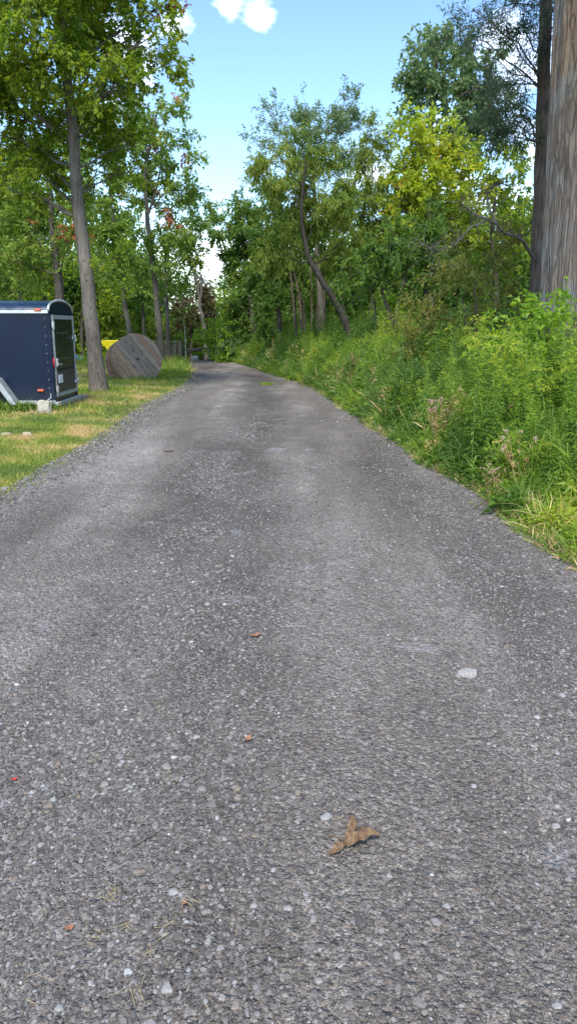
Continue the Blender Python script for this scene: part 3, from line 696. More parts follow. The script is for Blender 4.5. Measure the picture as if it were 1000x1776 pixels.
# ------------------------------------------------------------------ short grass, weeds
def grass_mat(name, stops, trans=.3): return leaf_mat(name, stops, trans, patch=.7, patch_scale=1.2)
M_GRASS = grass_mat('mown_grass', [(0, (.06, .11, .02)), (.3, (.12, .18, .032)), (.58, (.21, .25, .045)), (.74, (.34, .29, .11)), (1, (.44, .34, .18))])
M_HERB = leaf_mat('herb', [(0, (.035, .085, .015)), (.4, (.085, .165, .022)), (.7, (.165, .255, .03)), (1, (.28, .31, .045))], .42, .6, patch_scale=1.0)
def grass():
    mb = MB()
    def patch(n, y0, y1, wmax, h, w):
        y = y0 + (y1 - y0) * rng.random(n) ** 1.0; off = rng.exponential(1.0, n) * 0 + rng.random(n) * wmax
        x = left_edge(y) - off + .17 * np.array(rng.normal(size=n)) - .02
        k = (np.abs(x) < .42 * y + .6); x, y = x[k], y[k]
        P = np.stack([x, y, gh(x, y) - .005], 1); m = len(x)
        D = rng.normal(size=(m, 3)) * .75; D[:, 2] = np.abs(D[:, 2]) * .6 + .35
        blades(mb, P, D, rdir(m), h * rng.uniform(.5, 1.5, m), w * rng.uniform(.6, 1.3, m), curl=rng.uniform(.2, 1, m))
    patch(130000, 5.8, 12, 4, .055, .0055)
    patch(80000, 12, 22, 8, .07, .009)
    patch(50000, 22, 36, 13, .11, .016)
    # taller tufts by the far verge, below the trailer and round the trunk
    for (cx, cy, sx, sy, n, h) in [(-5.2, 13.25, .9, .10, 1500, .20), (-4.0, 24.5, .5, 2.6, 5000, .16), (-5.2, 30.5, 1.2, 2.2, 5000, .35), (-4.3, 17.2, .35, .3, 900, .14), (-4.6, 22.6, .8, .25, 900, .16), (-9, 31, 3, 3, 5000, .3)]:
        x = cx + rng.normal(size=n) * sx; y = cy + rng.normal(size=n) * sy; k = x < left_edge(y) - .05; x, y = x[k], y[k]; m = len(x)
        D = rng.normal(size=(m, 3)) * .35; D[:, 2] = 1
        blades(mb, np.stack([x, y, gh(x, y) - .01], 1), D, rdir(m), h * rng.uniform(.5, 1.3, m), .012, curl=.6, mat=(rng.random(m) < .8).astype(int))
    o = mb.obj('grass', [M_GRASS, M_HERB]); tag(o, 'mown grass verge mottled with dry straw', 'grass', kind='stuff')
grass()

M_HERB2 = leaf_mat('herb_dark', [(0, (.030, .075, .014)), (.6, (.065, .135, .022)), (1, (.12, .20, .032))], .35, .4)
M_DRY = leaf_mat('dry_plant', [(0, (.16, .10, .05)), (.5, (.32, .24, .12)), (1, (.48, .42, .22))], .2, .3)
M_ROD = leaf_mat('goldenrod_leaf', [(0, (.07, .155, .022)), (.5, (.135, .24, .032)), (1, (.25, .33, .045))], .45, .3)
M_STEM = plain_mat('green_stem', (.13, .20, .05), .6)
M_GOLD = leaf_mat('goldenrod_flower', [(0, (.14, .24, .03)), (.5, (.24, .32, .03)), (.85, (.36, .38, .03)), (1, (.50, .42, .03))], .35, .3)
M_FLUFF = plain_mat('seed_fluff', (.46, .37, .30), .95)

def undergrowth():
    mb = MB()
    n = 10500
    y = 3.9 + 29 * rng.random(n) ** 1.15; off = rng.random(n) ** 1.25 * (4.8 + .0 * y) - .02
    x = right_edge(y) + off + .1 + .14 * np.array([mnoise.noise((yy * .9, 5, 0)) for yy in y])
    for i in range(n):
        if x[i] > .42 * y[i] + 1.2: continue
        o = off[i]; near = y[i] < 11; slow = .9 if y[i] < 6.6 else .30
        H = (.14 + .50 * float(smooth(.0, slow, o)) + .38 * float(smooth(.4, 1.8, o))) * (1 + .25 * (y[i] > 12))
        H *= (1 + .75 * mnoise.noise((x[i] * 1.5, y[i] * 1.0, 2))) * rng.uniform(.7, 1.15)
        q = mnoise.noise((x[i] * .75 + 9, y[i] * .55, 1)) + rng.normal() * .16; kind = 1 if q < -.10 else 0
        pxx = x[i] / y[i] * F_PX + 500
        if pxx > 850 and 4.9 < y[i] < 8.6:
            H = min(H, .55)
            if rng.random() < .7 and o > .5: kind = 1
        u = rng.random(); mode = 'spire' if u < .38 else 'bush' if u < .66 else 'broad' if u < .80 else 'arch'
        if o < .3 or rng.random() < .015:
            if rng.random() < .055: kind = 2
        k = 1 if near else 1.35
        if mode == 'spire': R_, m = .07 + .04 * rng.random(), int(120 * (.3 + H)); H *= 1.18
        elif mode == 'bush': R_, m = .12 + .14 * rng.random(), int(150 * (.4 + H))
        elif mode == 'broad': R_, m = .10 + .12 * rng.random(), int(42 * (.4 + H)); H *= .85
        else: R_, m = .10 + .10 * rng.random(), int(46 * (.4 + H)); H *= .8
        if not near: m = int(m * .62)
        hz = rng.random(m) ** .75; ang = rng.uniform(0, 2 * PI, m)
        rr = R_ * np.sqrt(rng.random(m)) * ((1.15 - .85 * hz ** 2) if mode != 'spire' else (1.1 - 1.05 * hz))
        P = np.stack([x[i] + rr * np.cos(ang) + hz * rng.normal() * .05, y[i] + rr * np.sin(ang), g1(x[i], y[i]) + H * hz], 1)
        D = np.stack([np.cos(ang), np.sin(ang), rng.uniform(-.3, .7, m)], 1) + rng.normal(size=(m, 3)) * .5
        Nn = rdir(m) * .7; Nn[:, 2] += 1
        if mode == 'spire': blades(mb, P, D + [0, 0, .35], Nn, rng.uniform(.05, .11, m) * k * (1.15 - .6 * hz), rng.uniform(.008, .014, m) * k, .8, kind)
        elif mode == 'bush': leaves(mb, P, D, Nn, rng.uniform(.025, .05, m) * k, rng.uniform(.014, .028, m) * k, mat=kind)
        elif mode == 'broad': leaves(mb, P, D, Nn, rng.uniform(.07, .13, m) * k, rng.uniform(.035, .06, m) * k, mat=kind, droop=.3)
        else: blades(mb, P * [1, 1, 1] - [0, 0, 0], np.stack([np.cos(ang), np.sin(ang), rng.uniform(.6, 2, m)], 1), rdir(m), rng.uniform(.14, .30, m) * k, rng.uniform(.006, .010, m) * k, 1.1, kind)
        if H > .4:
            ns = 5; a0 = np.tile([x[i], y[i], g1(x[i], y[i])], (ns, 1)); b0 = P[rng.integers(0, m, ns)]; twigs(mb, a0, b0, .004, .002, 0, 3)
    # trampled and cut edge: straw and creeping blades lying over the stones
    n = 26000; y = 3.8 + 16 * rng.random(n) ** 1.3; x = right_edge(y) + np.abs(rng.normal(size=n)) * .28 - .04 + .12 * np.sin(y * 2.1) * .5
    D = rng.normal(size=(n, 3)); D[:, 2] = np.abs(D[:, 2]) * .45 + .15
    blades(mb, np.stack([x, y, gh(x, y) + .012], 1), D, rdir(n), rng.uniform(.05, .14, n), rng.uniform(.004, .008, n), .7, rng.choice([0, 0, 0, 1, 2, 2], n))
    o = mb.obj('undergrowth', [M_HERB, M_HERB2, M_DRY, M_STEM]); tag(o, 'tangle of green weeds and wild herbs lining the right side', 'undergrowth', kind='stuff')
undergrowth()

def rod(h, flower=False):
    """one goldenrod: straight stem, narrow leaves all the way up, a pointed or a flowering tip"""
    ms, ml, mf = MB(), MB(), MB()
    lean = rng.normal(size=2) * .06
    P = path([[0, 0, 0], [lean[0] * .3, lean[1] * .3, h * .5], [lean[0], lean[1], h]], 9)
    tube(ms, P, np.linspace(.0042, .0015, 9), 5)
    n = int(150 * h); t = np.sort(rng.random(n)) ** .8; t = .08 + .92 * t
    ang = np.arange(n) * 2.4 + rng.normal(size=n) * .3
    B = np.stack([np.interp(t * h, P[:, 2], P[:, k]) for k in range(3)], 1)
    up = np.interp(t, [0, .6, .9, 1], [.25, .45, .9, 2.2])
    D = np.stack([np.cos(ang), np.sin(ang), up], 1); L = np.interp(t, [0, .3, .75, .93, 1], [.07, .12, .105, .055, .03]) * rng.uniform(.8, 1.15, n)
    Nn = np.tile([0, 0, 1.0], (n, 1)) + rdir(n) * .25
    blades(ml, B, D, Nn, L, L * .125 + .003, rng.uniform(.5, 1.1, n))
    if flower:
        for k in range(11):
            a = k * 2.4; z = h * rng.uniform(.78, 1.0); Lb = .20 * (1.15 - (z / h - .78) * 3.2)
            b = np.array([0, 0, z]) + [lean[0], lean[1], 0]; q = np.array([math.cos(a), math.sin(a), 0])
            Q = path([b, b + q * Lb * .5 + [0, 0, .06], b + q * Lb + [0, 0, .02]], 6); tube(ms, Q, .0018, 4)
            m = 30; tt = rng.uniform(.15, 1, m); C = np.stack([np.interp(tt, np.linspace(0, 1, 6), Q[:, c]) for c in range(3)], 1) + rng.normal(size=(m, 3)) * .012
            C[:, 2] += .008; leaves(mf, C, rdir(m) + [0, 0, .8], rdir(m), .017, .012)
    return ms, ml, mf
def make_rod(h, flower=False):
    r = empty('goldenrod_plant', (0, 0, 0), 'tall green goldenrod stalk in the weed thicket on the right', 'plant', 'green goldenrod stalks in the roadside thicket')
    if flower:
        r.name = 'flowering_goldenrod'; r['label'] = 'goldenrod with yellow flower plumes in front of the cedars'; r['group'] = 'flowering goldenrods in front of the cedars'
    ms, ml, mf = rod(h, flower)
    ms.obj('stem', M_STEM, r); ml.obj('leaves', M_ROD, r)
    if flower: mf.obj('blossoms', M_GOLD, r)
    return r
protos = [make_rod(h) for h in (1.28, 1.15, 1.38, 1.02, 1.2, .9)]; fprotos = [make_rod(h, True) for h in (1.5, 1.62, 1.42)]
def place(protos, spots):
    used = set()
    for i, (x, y, s, rz) in enumerate(spots):
        k = i % len(protos); o = protos[k] if k not in used else copy_tree(protos[k]); used.add(k)
        o.location = (x, y, g1(x, y)); o.scale = (s, s, s); o.rotation_euler = (rng.normal() * .10, rng.normal() * .10, rz)
spots = []
for _ in range(9000):
    if len(spots) >= 290: break
    if rng.random() < .6:
        y = rng.uniform(4.7, 9.2); x = right_edge(y) + rng.uniform(.45, 2.6)
        px = x / y * F_PX + 500
        if px < 850 + 6 * (y - 4.7) or px > 1075: continue
    else:
        y = rng.uniform(8, 21); x = right_edge(y) + rng.uniform(.25, 2.4)
    if any((x - a) ** 2 + (y - b) ** 2 < (.17 if y < 10 else .16) ** 2 for a, b, _, _ in spots): continue
    d = x - right_edge(y); s = .72 + .30 * float(smooth(.3, 1.2, d)) + rng.uniform(-.16, .20)
    if y > 10: s *= .85
    spots.append((x, y, s, rng.uniform(0, 6.28)))
place(protos, spots)
fs = []
for _ in range(4000):
    if len(fs) >= 26: break
    y = rng.uniform(7.2, 10.3); px = rng.uniform(825, 1015); p = at(px, 600, y)
    if any((p[0] - a) ** 2 + (y - b) ** 2 < .2 ** 2 for a, b, _, _ in fs): continue
    fs.append((float(p[0]), y, rng.uniform(.62, 1.05), rng.uniform(0, 6.28)))
place(fprotos, fs)
#SHRUBS
tree('locust_shrub', 'bright green shrub hiding the feet of the two cedars', 'shrub', 9.6,
     [(925, 700), (926, 640), (930, 600)], .03,
     [(880, 570, 28, 24), (925, 552, 32, 24), (962, 585, 32, 28), (905, 610, 34, 24), (990, 560, 24, 26), (860, 610, 22, 18)], 'sml', ML['lime'], B_DARK, dens=2.2, limb=.5)

def dried(h):
    r = empty('dried_thistle', (0, 0, 0), 'dried brown plant with pale fluffy seed heads among the weeds', 'plant', 'dried seed heads among the weeds')
    ms, mf = MB(), MB()
    for k in range(7):
        a = rng.uniform(0, 6.28); e = np.array([math.cos(a) * .16, math.sin(a) * .16, h * rng.uniform(.75, 1.0)])
        Q = path([[0, 0, 0], [e[0] * .3, e[1] * .3, h * .5], e], 7, .006); tube(ms, Q, np.linspace(.004, .002, 7), 4)
        n = 10; leaves(ms, Q[rng.integers(2, 7, n)], rdir(n), rdir(n), .06, .018, mat=1)
        n = 60; mf = MB(); leaves(mf, e + rdir(n) * .005, rdir(n) + [0, 0, .25], rdir(n), rng.uniform(.014, .026, n), .006); mf.obj('seed_head', M_FLUFF, r)
    ms.obj('stem', [M_DRY, M_DRY], r); return r
dp = [dried(.70), dried(.82)]
place(dp, [(*[float(v) for v in at(px, py, Y)[:2]], s, rng.uniform(0, 6)) for px, py, Y, s in
      [(765, 690, 8.8, 1.0), (780, 680, 9.0, 1.05), (792, 690, 8.8, 1.0), (757, 700, 8.6, .9), (905, 760, 6.6, .85), (870, 790, 6.3, .5), (660, 650, 13.0, .9), (850, 800, 6.5, .45)]])

#THINGS
# ------------------------------------------------------------------ boxes and small helpers
def box(mb, c, s, mat=0, M=None, bev=.0):
    x, y, z = [v / 2 for v in s]
    if bev:
        b = bev; V = []; F4 = []; F3 = []
        import itertools
        idx = {}
        for sx, sy, sz in itertools.product((-1, 1), repeat=3):
            for a in range(3):
                p = [sx * (x - (b if a != 0 else 0)), sy * (y - (b if a != 1 else 0)), sz * (z - (b if a != 2 else 0))]
                idx[(sx, sy, sz, a)] = len(V); V.append(p)
        for a in range(3):
            o1, o2 = [k for k in range(3) if k != a]
            for s_ in (-1, 1):
                q = []
                for (u, v) in ((-1, -1), (1, -1), (1, 1), (-1, 1)):
                    k = [0, 0, 0]; k[a] = s_; k[o1] = u; k[o2] = v; q.append(idx[(*k, a)])
                F4.append(q)
        for a in range(3):
            o1, o2 = [k for k in range(3) if k != a]
            for u in (-1, 1):
                for v in (-1, 1):
                    k0 = [0, 0, 0]; k0[o1] = u; k0[o2] = v; k1 = list(k0); k0[a] = -1; k1[a] = 1
                    F4.append([idx[(*k0, o1)], idx[(*k1, o1)], idx[(*k1, o2)], idx[(*k0, o2)]])
        for k in itertools.product((-1, 1), repeat=3): F3.append([idx[(*k, a)] for a in range(3)])
        V = np.array(V); gs = [F4, F3]
    else:
        V = np.array([(i * x, j * y, k * z) for i in (-1, 1) for j in (-1, 1) for k in (-1, 1)])
        gs = [[(0, 1, 3, 2), (4, 6, 7, 5), (0, 4, 5, 1), (2, 3, 7, 6), (0, 2, 6, 4), (1, 5, 7, 3)]]
    if M is not None: V = V @ np.array(M).T
    mb.add2(V + np.array(c), gs, mat)
def part(name, mb, mats, parent, smooth=False, fix=True):
    o = mb.obj(name, mats, parent, smooth)
    if fix:
        import bmesh
        bm = bmesh.new(); bm.from_mesh(o.data); bmesh.ops.recalc_face_normals(bm, faces=bm.faces); bm.to_mesh(o.data); bm.free()
    return o
def rock(name, label, px, py, w, h, color, depth=None, group=None, cat='rock', sink=.25):
    x, y = on_ground(px, py); z = g1(x, y)
    if abs(x) and left_edge(y) < x < right_edge(y): z = float(road_z(x, y))
    import bmesh
    bm = bmesh.new(); bmesh.ops.create_icosphere(bm, subdivisions=3, radius=1)
    sd = rng.uniform(0, 50)
    for v in bm.verts:
        q = v.co.copy(); k = 1 + .28 * mnoise.noise(q * 1.1 + Vector((sd, 0, 0))) + .10 * mnoise.noise(q * 3 + Vector((0, sd, 0)))
        m = max(abs(q.x), abs(q.y), abs(q.z)); k *= (1 / m) ** .35
        v.co = Vector((q.x * k * w / 2, q.y * k * (depth or w * .8) / 2, q.z * k * h / 2))
    me = bpy.data.meshes.new(name); bm.to_mesh(me); bm.free(); me.materials.append(color)
    o = bpy.data.objects.new(name, me); COL.objects.link(o); o.location = (x, y, z + h * (.5 - sink)); o.rotation_euler.z = rng.uniform(-.4, .4)
    return tag(o, label, cat, group)

# ------------------------------------------------------------------ blue cargo trailer, standing across the view
def trailer():
    navy, nt, out = new_mat('navy_paint')
    tc = N(nt, 'TexCoord'); n1 = N(nt, 'TexNoise', i_Scale=1.5, i_Detail=6.0, i_Roughness=.7); nt.links.new(tc.outputs['Object'], n1.inputs['Vector'])
    r = ramp(nt, [(.35, (.001, .006, .024)), (.7, (.002, .011, .036))], n1.outputs[0])
    sx = N(nt, 'SeparateXYZ'); nt.links.new(tc.outputs['Object'], sx.inputs[0])
    low = N(nt, 'MapRange', i_1=.16, i_2=.5, i_3=.35, i_4=0.0); nt.links.new(sx.outputs[2], low.inputs[0])
    n2 = N(nt, 'TexNoise', i_Scale=14.0, i_Detail=6.0); nt.links.new(tc.outputs['Object'], n2.inputs['Vector'])
    mm = N(nt, 'Math', operation='MULTIPLY'); nt.links.new(low.outputs[0], mm.inputs[0]); nt.links.new(n2.outputs[0], mm.inputs[1])
    c = mixc(nt, mm.outputs[0], r.outputs[0], (.10, .095, .08))
    p = N(nt, 'BsdfPrincipled', i_Roughness=.33); p.inputs['Specular IOR Level'].default_value = .3; nt.links.new(c, p.inputs['Base Color']); nt.links.new(p.outputs[0], out.inputs[0])
    b = N(nt, 'Bump', i_Strength=.12, i_Distance=.02); nt.links.new(n1.outputs[0], b.inputs['Height']); nt.links.new(b.outputs[0], p.inputs['Normal'])
    alu = plain_mat('aluminium_trim', (.62, .64, .64), .38, .7); galv = plain_mat('galvanised', (.42, .45, .45), .5, .5, vary=.15)
    black = plain_mat('black_rubber', (.02, .02, .02), .8); dark = plain_mat('dark_door_panel', (.012, .017, .014), .22, vary=.3)
    redl = plain_mat('red_lens', (.45, .02, .02), .2); oran = plain_mat('amber_lens', (.60, .12, .06), .25); white = plain_mat('plate_white', (.72, .74, .72), .5, vary=.08)
    kick = plain_mat('kick_plate', (.05, .05, .055), .4, .4)
    W, Ln = 1.45, 2.95; base = (-4.1 - Ln / 2, 13.4 + W / 2, .05)
    root = empty('cargo_trailer', base, 'dark blue enclosed cargo trailer with rounded roof and rear door', 'trailer')
    x1, x0 = Ln / 2, -Ln / 2; hw = W / 2; z0, zs, zt = .14, 1.69, 1.88
    # shell: a cross-section drawn round, swept along the length
    prof = [(-hw, z0), (-hw, zs)] + [(-hw * math.cos(t) , zs + (zt - zs) * math.sin(t) ** .8 if t > 0 else zs) for t in np.linspace(0, PI, 19)[1:-1]] + [(hw, zs), (hw, z0)]
    k = len(prof); V = [(x, a, b) for x in (x0, x1) for a, b in prof]; mb = MB()
    mb.add(V, [(i, i + 1, k + i + 1, k + i) for i in range(1 - 1, 1)] + [(k - 2, k - 1, 2 * k - 1, 2 * k - 2)] + [(k - 1, 0, k, 2 * k - 1)])
    # end walls as fans
    for off, fl in ((0, 1), (k, 0)):
        c0 = [( (x0 if off == 0 else x1), 0, .9)] + [V[off + i] for i in range(k)]
        mb.add(c0, [(0, i + 1, (i + 1) % k + 1) for i in range(k)])
    # rivet rows on the near side
    a = np.linspace(0, 2 * PI, 6, endpoint=False)
    for rx in (x1 - .07, x1 - .98 + .0, x1 - 1.9, x1 - 2.8):
        for zz in np.arange(z0 + .1, zs - .03, .148):
            c = np.array([rx, -hw - .002, zz]); Vr = [c + [.007 * math.cos(t), 0, .007 * math.sin(t)] for t in a] + [c + [0, -.005, 0]]
            mb.add(Vr, [(i, (i + 1) % 6, 6) for i in range(6)], 1)
        box(mb, (rx - .012, -hw - .0015, (z0 + zs) / 2), (.002, .003, zs - z0 - .04), 2)
    part('body', mb, [navy, alu, kick], root)
    mb = MB(); rp = prof[1:-1]; kk = len(rp)
    mb.add([(x, a * 1.004, b + .004) for x in (x0 - .005, x1 + .005) for a, b in rp], [(i, i + 1, kk + i + 1, kk + i) for i in range(kk - 1)])
    ro = part('roof', mb, plain_mat('roof_skin', (.006, .022, .055), .3, 0, vary=.2), root, smooth=True)
    mb = MB(); tube(mb, [(x1 + .006, a * 1.006, b + .004) for a, b in rp], .022, 6, cap=True); part('roof_arch_trim', mb, alu, root, True)
    mb = MB()
    box(mb, ((x0 + x1) / 2, -hw - .008, zs - .01), (Ln, .024, .055), bev=.005); part('top_rail', mb, alu, root)
    mb = MB(); box(mb, (x1 - .33, -hw - .010, z0 - .0), (.72, .026, .06), bev=.005); box(mb, ((x0 - .05 + x1 - 1.6) / 2, -hw - .01, z0), (1.1, .026, .06)); part('bottom_rail', mb, alu, root)
    mb = MB()
    for yy in (-hw + .03, hw - .03): box(mb, (x1 + .006, yy, (z0 + zs) / 2), (.03, .07, zs - z0), bev=.006)
    box(mb, (x1 + .004, 0, zs - .015), (.026, W - .14, .05)); part('rear_frame', mb, navy, root)
    # rear door: metal border round a dark glossy sheet
    dr = MB(); dy0, dy1, dz0, dz1 = -hw + .11, hw - .09, .23, 1.63; cx = x1 + .028
    box(dr, (cx - .006, (dy0 + dy1) / 2, (dz0 + .45 + dz1) / 2), (.022, dy1 - dy0 - .1, dz1 - dz0 - .5), 0)
    box(dr, (cx - .006, (dy0 + dy1) / 2, dz0 + .235), (.022, dy1 - dy0 - .1, .425), 1)
    for zz in (1.32, .88):
        for yy in np.linspace(dy0 + .2, dy1 - .35, 5): box(dr, (cx + .007, yy, zz), (.006, .012, .012), 2)
    door = part('rear_door', dr, [dark, kick, alu], root)
    mb = MB()
    box(mb, (cx, dy0, (dz0 + dz1) / 2), (.034, .05, dz1 - dz0), bev=.006); box(mb, (cx, dy1, (dz0 + dz1) / 2), (.034, .05, dz1 - dz0), bev=.006)
    box(mb, (cx, (dy0 + dy1) / 2, dz1 - .035), (.032, dy1 - dy0 - .052, .07)); box(mb, (cx, (dy0 + dy1) / 2, dz0 + .03), (.032, dy1 - dy0 - .052, .06)); part('door_frame', mb, galv, door)
    for zz in (1.46, .36):
        mb = MB(); box(mb, (cx + .02, dy0 - .03, zz), (.03, .10, .10), bev=.008); tube(mb, [(cx + .03, dy0 - .055, zz - .07), (cx + .03, dy0 - .055, zz + .07)], .014, 8, cap=True); part('hinge', mb, alu, door)
    for zz in (1.22, .42):
        mb = MB(); box(mb, (cx + .03, dy1 - .07, zz), (.025, .24, .05), bev=.008); tube(mb, [(cx + .03, dy1 + .02, zz - .06), (cx + .03, dy1 + .02, zz + .06)], .016, 8, cap=True); part('strap_hinge', mb, alu, door)
    mb = MB(); box(mb, (cx + .028, dy0 + .03, .82), (.03, .07, .14), bev=.01); tube(mb, [(cx + .05, dy0 + .02, .80), (cx + .06, dy0 + .20, .78)], .010, 8, cap=True); part('latch', mb, alu, door)
    mb = MB(); box(mb, (cx + .045, dy0 + .07, .54), (.03, .30, .20), bev=.006); part('plate_holder', mb, kick, root)
    mb = MB(); box(mb, (cx + .063, dy0 + .055, .54), (.006, .24, .14), bev=.002); part('license_plate', mb, white, root)
    for yy in (-hw + .035, hw - .02):
        mb = MB(); tube(mb, [(x1 + .02, yy, .80), (x1 + .034, yy, .80), (x1 + .040, yy, .80)], [.03, .03, .012], 14, cap=True)
        for i in range(len(mb.V)): mb.V[i][:, 2] = .82 + (mb.V[i][:, 2] - .80) * 3.0
        part('tail_light', mb, redl, root, True)
    for (xx, zz, m, w) in ((x1 - .17, zs + .02, oran, .12), (x1 - .22, .35, oran, .11)):
        mb = MB(); box(mb, (xx, -hw - .026, zz), (w, .035, .045), bev=.012); part('marker_light', mb, m, root)
    # fender with sloping legs, and the wheel behind it
    fx = -4.1 - 1.39 - base[0]
    F = [(fx + .80, .12), (fx + .52, .55), (fx + .42, .60), (fx - .42, .60), (fx - .52, .55), (fx - .80, .12)]
    mb = MB(); V = []
    for (a, b) in F:
        for yy in (-hw - .24, -hw + .0): V.append((a, yy, b))
    for (a, b) in F:
        for yy in (-hw - .24, -hw + .0): V.append((a * 1.0 + (fx - a) * .03, yy, b - .015))
    n = len(F)
    q = [(2 * i, 2 * i + 1, 2 * i + 3, 2 * i + 2) for i in range(n - 1)] + [(2 * n + 2 * i, 2 * n + 2 * i + 2, 2 * n + 2 * i + 3, 2 * n + 2 * i + 1) for i in range(n - 1)]
    mb.add(V, q)
    V2 = []; 
    for (a, b) in F: V2 += [(a, -hw - .24, b + .004), (a + (fx - a) * .12, -hw - .243, b - .055 if b > .2 else b)]
    mb.add(V2, [(2 * i, 2 * i + 2, 2 * i + 3, 2 * i + 1) for i in range(n - 1)]); part('fender', mb, galv, root)
    for sgn in (-1, 1):
        wh = MB(); yy = sgn * (hw + .12); c = (fx, yy, .30)
        pr = [(-.095, .19), (-.10, .26), (-.075, .305), (0, .315), (.075, .305), (.10, .26), (.095, .19)]
        tube(wh, [(c[0], yy + a, c[2]) for a, _ in pr], [r for _, r in pr], 28); w = part('wheel', MB_hub(c, hw), galv, root, True); part('tyre', wh, black, w, True)
    mb = MB(); box(mb, (x1 + .04, 0, z0 - .03), (.07, W + .02, .07), bev=.01); part('bumper', mb, galv, root)
    mb = MB(); tube(mb, [(x0, -.5, .2), (x0 - .9, 0, .2)], .035, 6, cap=True); tube(mb, [(x0, .5, .2), (x0 - .9, 0, .2)], .035, 6, cap=True)
    box(mb, (x0 - .98, 0, .22), (.2, .1, .09), bev=.01); tube(mb, [(x0 - .75, 0, -.03), (x0 - .75, 0, .45)], .03, 8, cap=True); part('tongue', mb, black, root)
    mb = MB(); tube(mb, [(x1 - .05, -hw - .012, z0 + .16), (x1 - .05, -hw - .02, z0 + .08), (x1 - .16, -hw - .02, z0 + .01)], .009, 6, cap=True); part('corner_cable', mb, alu, root)
def MB_hub(c, hw):
    mb = MB(); s = 1 if c[1] > 0 else -1
    tube(mb, [(c[0], c[1] - s * .02, c[2]), (c[0], c[1] + s * .06, c[2]), (c[0], c[1] + s * .07, c[2]), (c[0], c[1] + s * .10, c[2])], [.19, .17, .07, .05], 20, cap=True); return mb
trailer()

# ------------------------------------------------------------------ wooden cable reel
def plank_mat():
    m, nt, out = new_mat('weathered_planks')
    geo = N(nt, 'NewGeometry'); tc = N(nt, 'TexCoord'); mp = N(nt, 'Mapping'); mp.inputs['Scale'].default_value = (12, 12, 1.2)
    nt.links.new(tc.outputs['Object'], mp.inputs[0]); n = N(nt, 'TexNoise', i_Scale=4.0, i_Detail=9.0, i_Roughness=.7); nt.links.new(mp.outputs[0], n.inputs['Vector'])
    r = ramp(nt, [(0, (.17, .125, .09)), (.35, (.34, .265, .195)), (.65, (.34, .20, .12)), (.85, (.44, .31, .20)), (1, (.26, .215, .17))], geo.outputs['Random Per Island'])
    r2 = ramp(nt, [(.3, grey(.3)), (.5, grey(.9)), (.75, grey(1.5))], n.outputs[0]); c = mixc(nt, 1.0, r.outputs[0], r2.outputs[0], 'MULTIPLY')
    p = N(nt, 'BsdfPrincipled', i_Roughness=.9); nt.links.new(c, p.inputs['Base Color'])
    b = N(nt, 'Bump', i_Strength=.8, i_Distance=.01); nt.links.new(n.outputs[0], b.inputs['Height']); nt.links.new(b.outputs[0], p.inputs['Normal']); nt.links.new(p.outputs[0], out.inputs[0]); return m
M_PLANK = plank_mat()
M_BLACK = plain_mat('black_iron', (.02, .018, .016), .7)
def reel():
    x, y = on_ground(240, 661); Rr = .71
    root = empty('cable_reel', (x, y, g1(x, y) - .10), 'large weathered wooden cable reel tipped on its rim on the grass', 'cable reel')
    # local frame: disc faces -Y, planks run along local z, then rolled
    def disc(yoff, thick, rad=Rr):
        mb = MB(); n = 9; w = 2 * rad / n
        for i in range(n):
            a, b = -rad + i * w + .004, -rad + (i + 1) * w - .004
            aa, bb = max(a, -rad * .995), min(b, rad * .995); xs = np.linspace(aa, bb, 5); hh = np.sqrt(np.maximum(rad ** 2 - xs ** 2, 0)) - rng.uniform(0, .015)
            oy = rng.uniform(-.006, .006); V = []
            for yy in (yoff - thick / 2 + oy, yoff + thick / 2 + oy):
                V += [(q, yy, -h) for q, h in zip(xs, hh)] + [(q, yy, h) for q, h in zip(xs[::-1], hh[::-1])]
            m = 10; F4 = [(i_, (i_ + 1) % m, m + (i_ + 1) % m, m + i_) for i_ in range(m)]
            F4 += [(k, k + 1, m - 2 - k, m - 1 - k) for k in range(4)] + [(m + k, m + m - 1 - k, m + m - 2 - k, m + k + 1) for k in range(4)]
            mb.add(V, F4)
        return mb
    holder = []
    d1 = disc(0, .045); a = part('front_disc', d1, M_PLANK, root); holder.append(a)
    d2 = disc(.06, .04); b = part('disc_backing', d2, M_PLANK, root); b.rotation_euler.y = PI / 2; holder.append(b)
    d3 = disc(.62, .06); c = part('rear_disc', d3, M_PLANK, root); holder.append(c)
    mb = MB(); tube(mb, [(0, .08, 0), (0, .59, 0)], .32, 24); c = part('drum', mb, M_PLANK, root, True); holder.append(c)
    mb = MB(); tube(mb, [(0, -.028, 0), (0, -.03, 0), (0, -.031, 0)], [.04, .038, .001], 12)
    for k in range(6):
        t = k * PI / 3 + .4; tube(mb, [(.24 * math.cos(t), -.02, .24 * math.sin(t)), (.24 * math.cos(t), -.034, .24 * math.sin(t))], .016, 8, cap=True)
    c = part('hub_bolts', mb, M_BLACK, root); holder.append(c)
    from mathutils import Matrix
    M = Matrix.Translation((0, 0, Rr * .93)) @ Matrix.Rotation(R(32), 4, 'Z') @ Matrix.Rotation(R(-14), 4, 'X') @ Matrix.Rotation(R(-36), 4, 'Y')
    for h in holder: h.matrix_local = M @ h.matrix_local
reel()

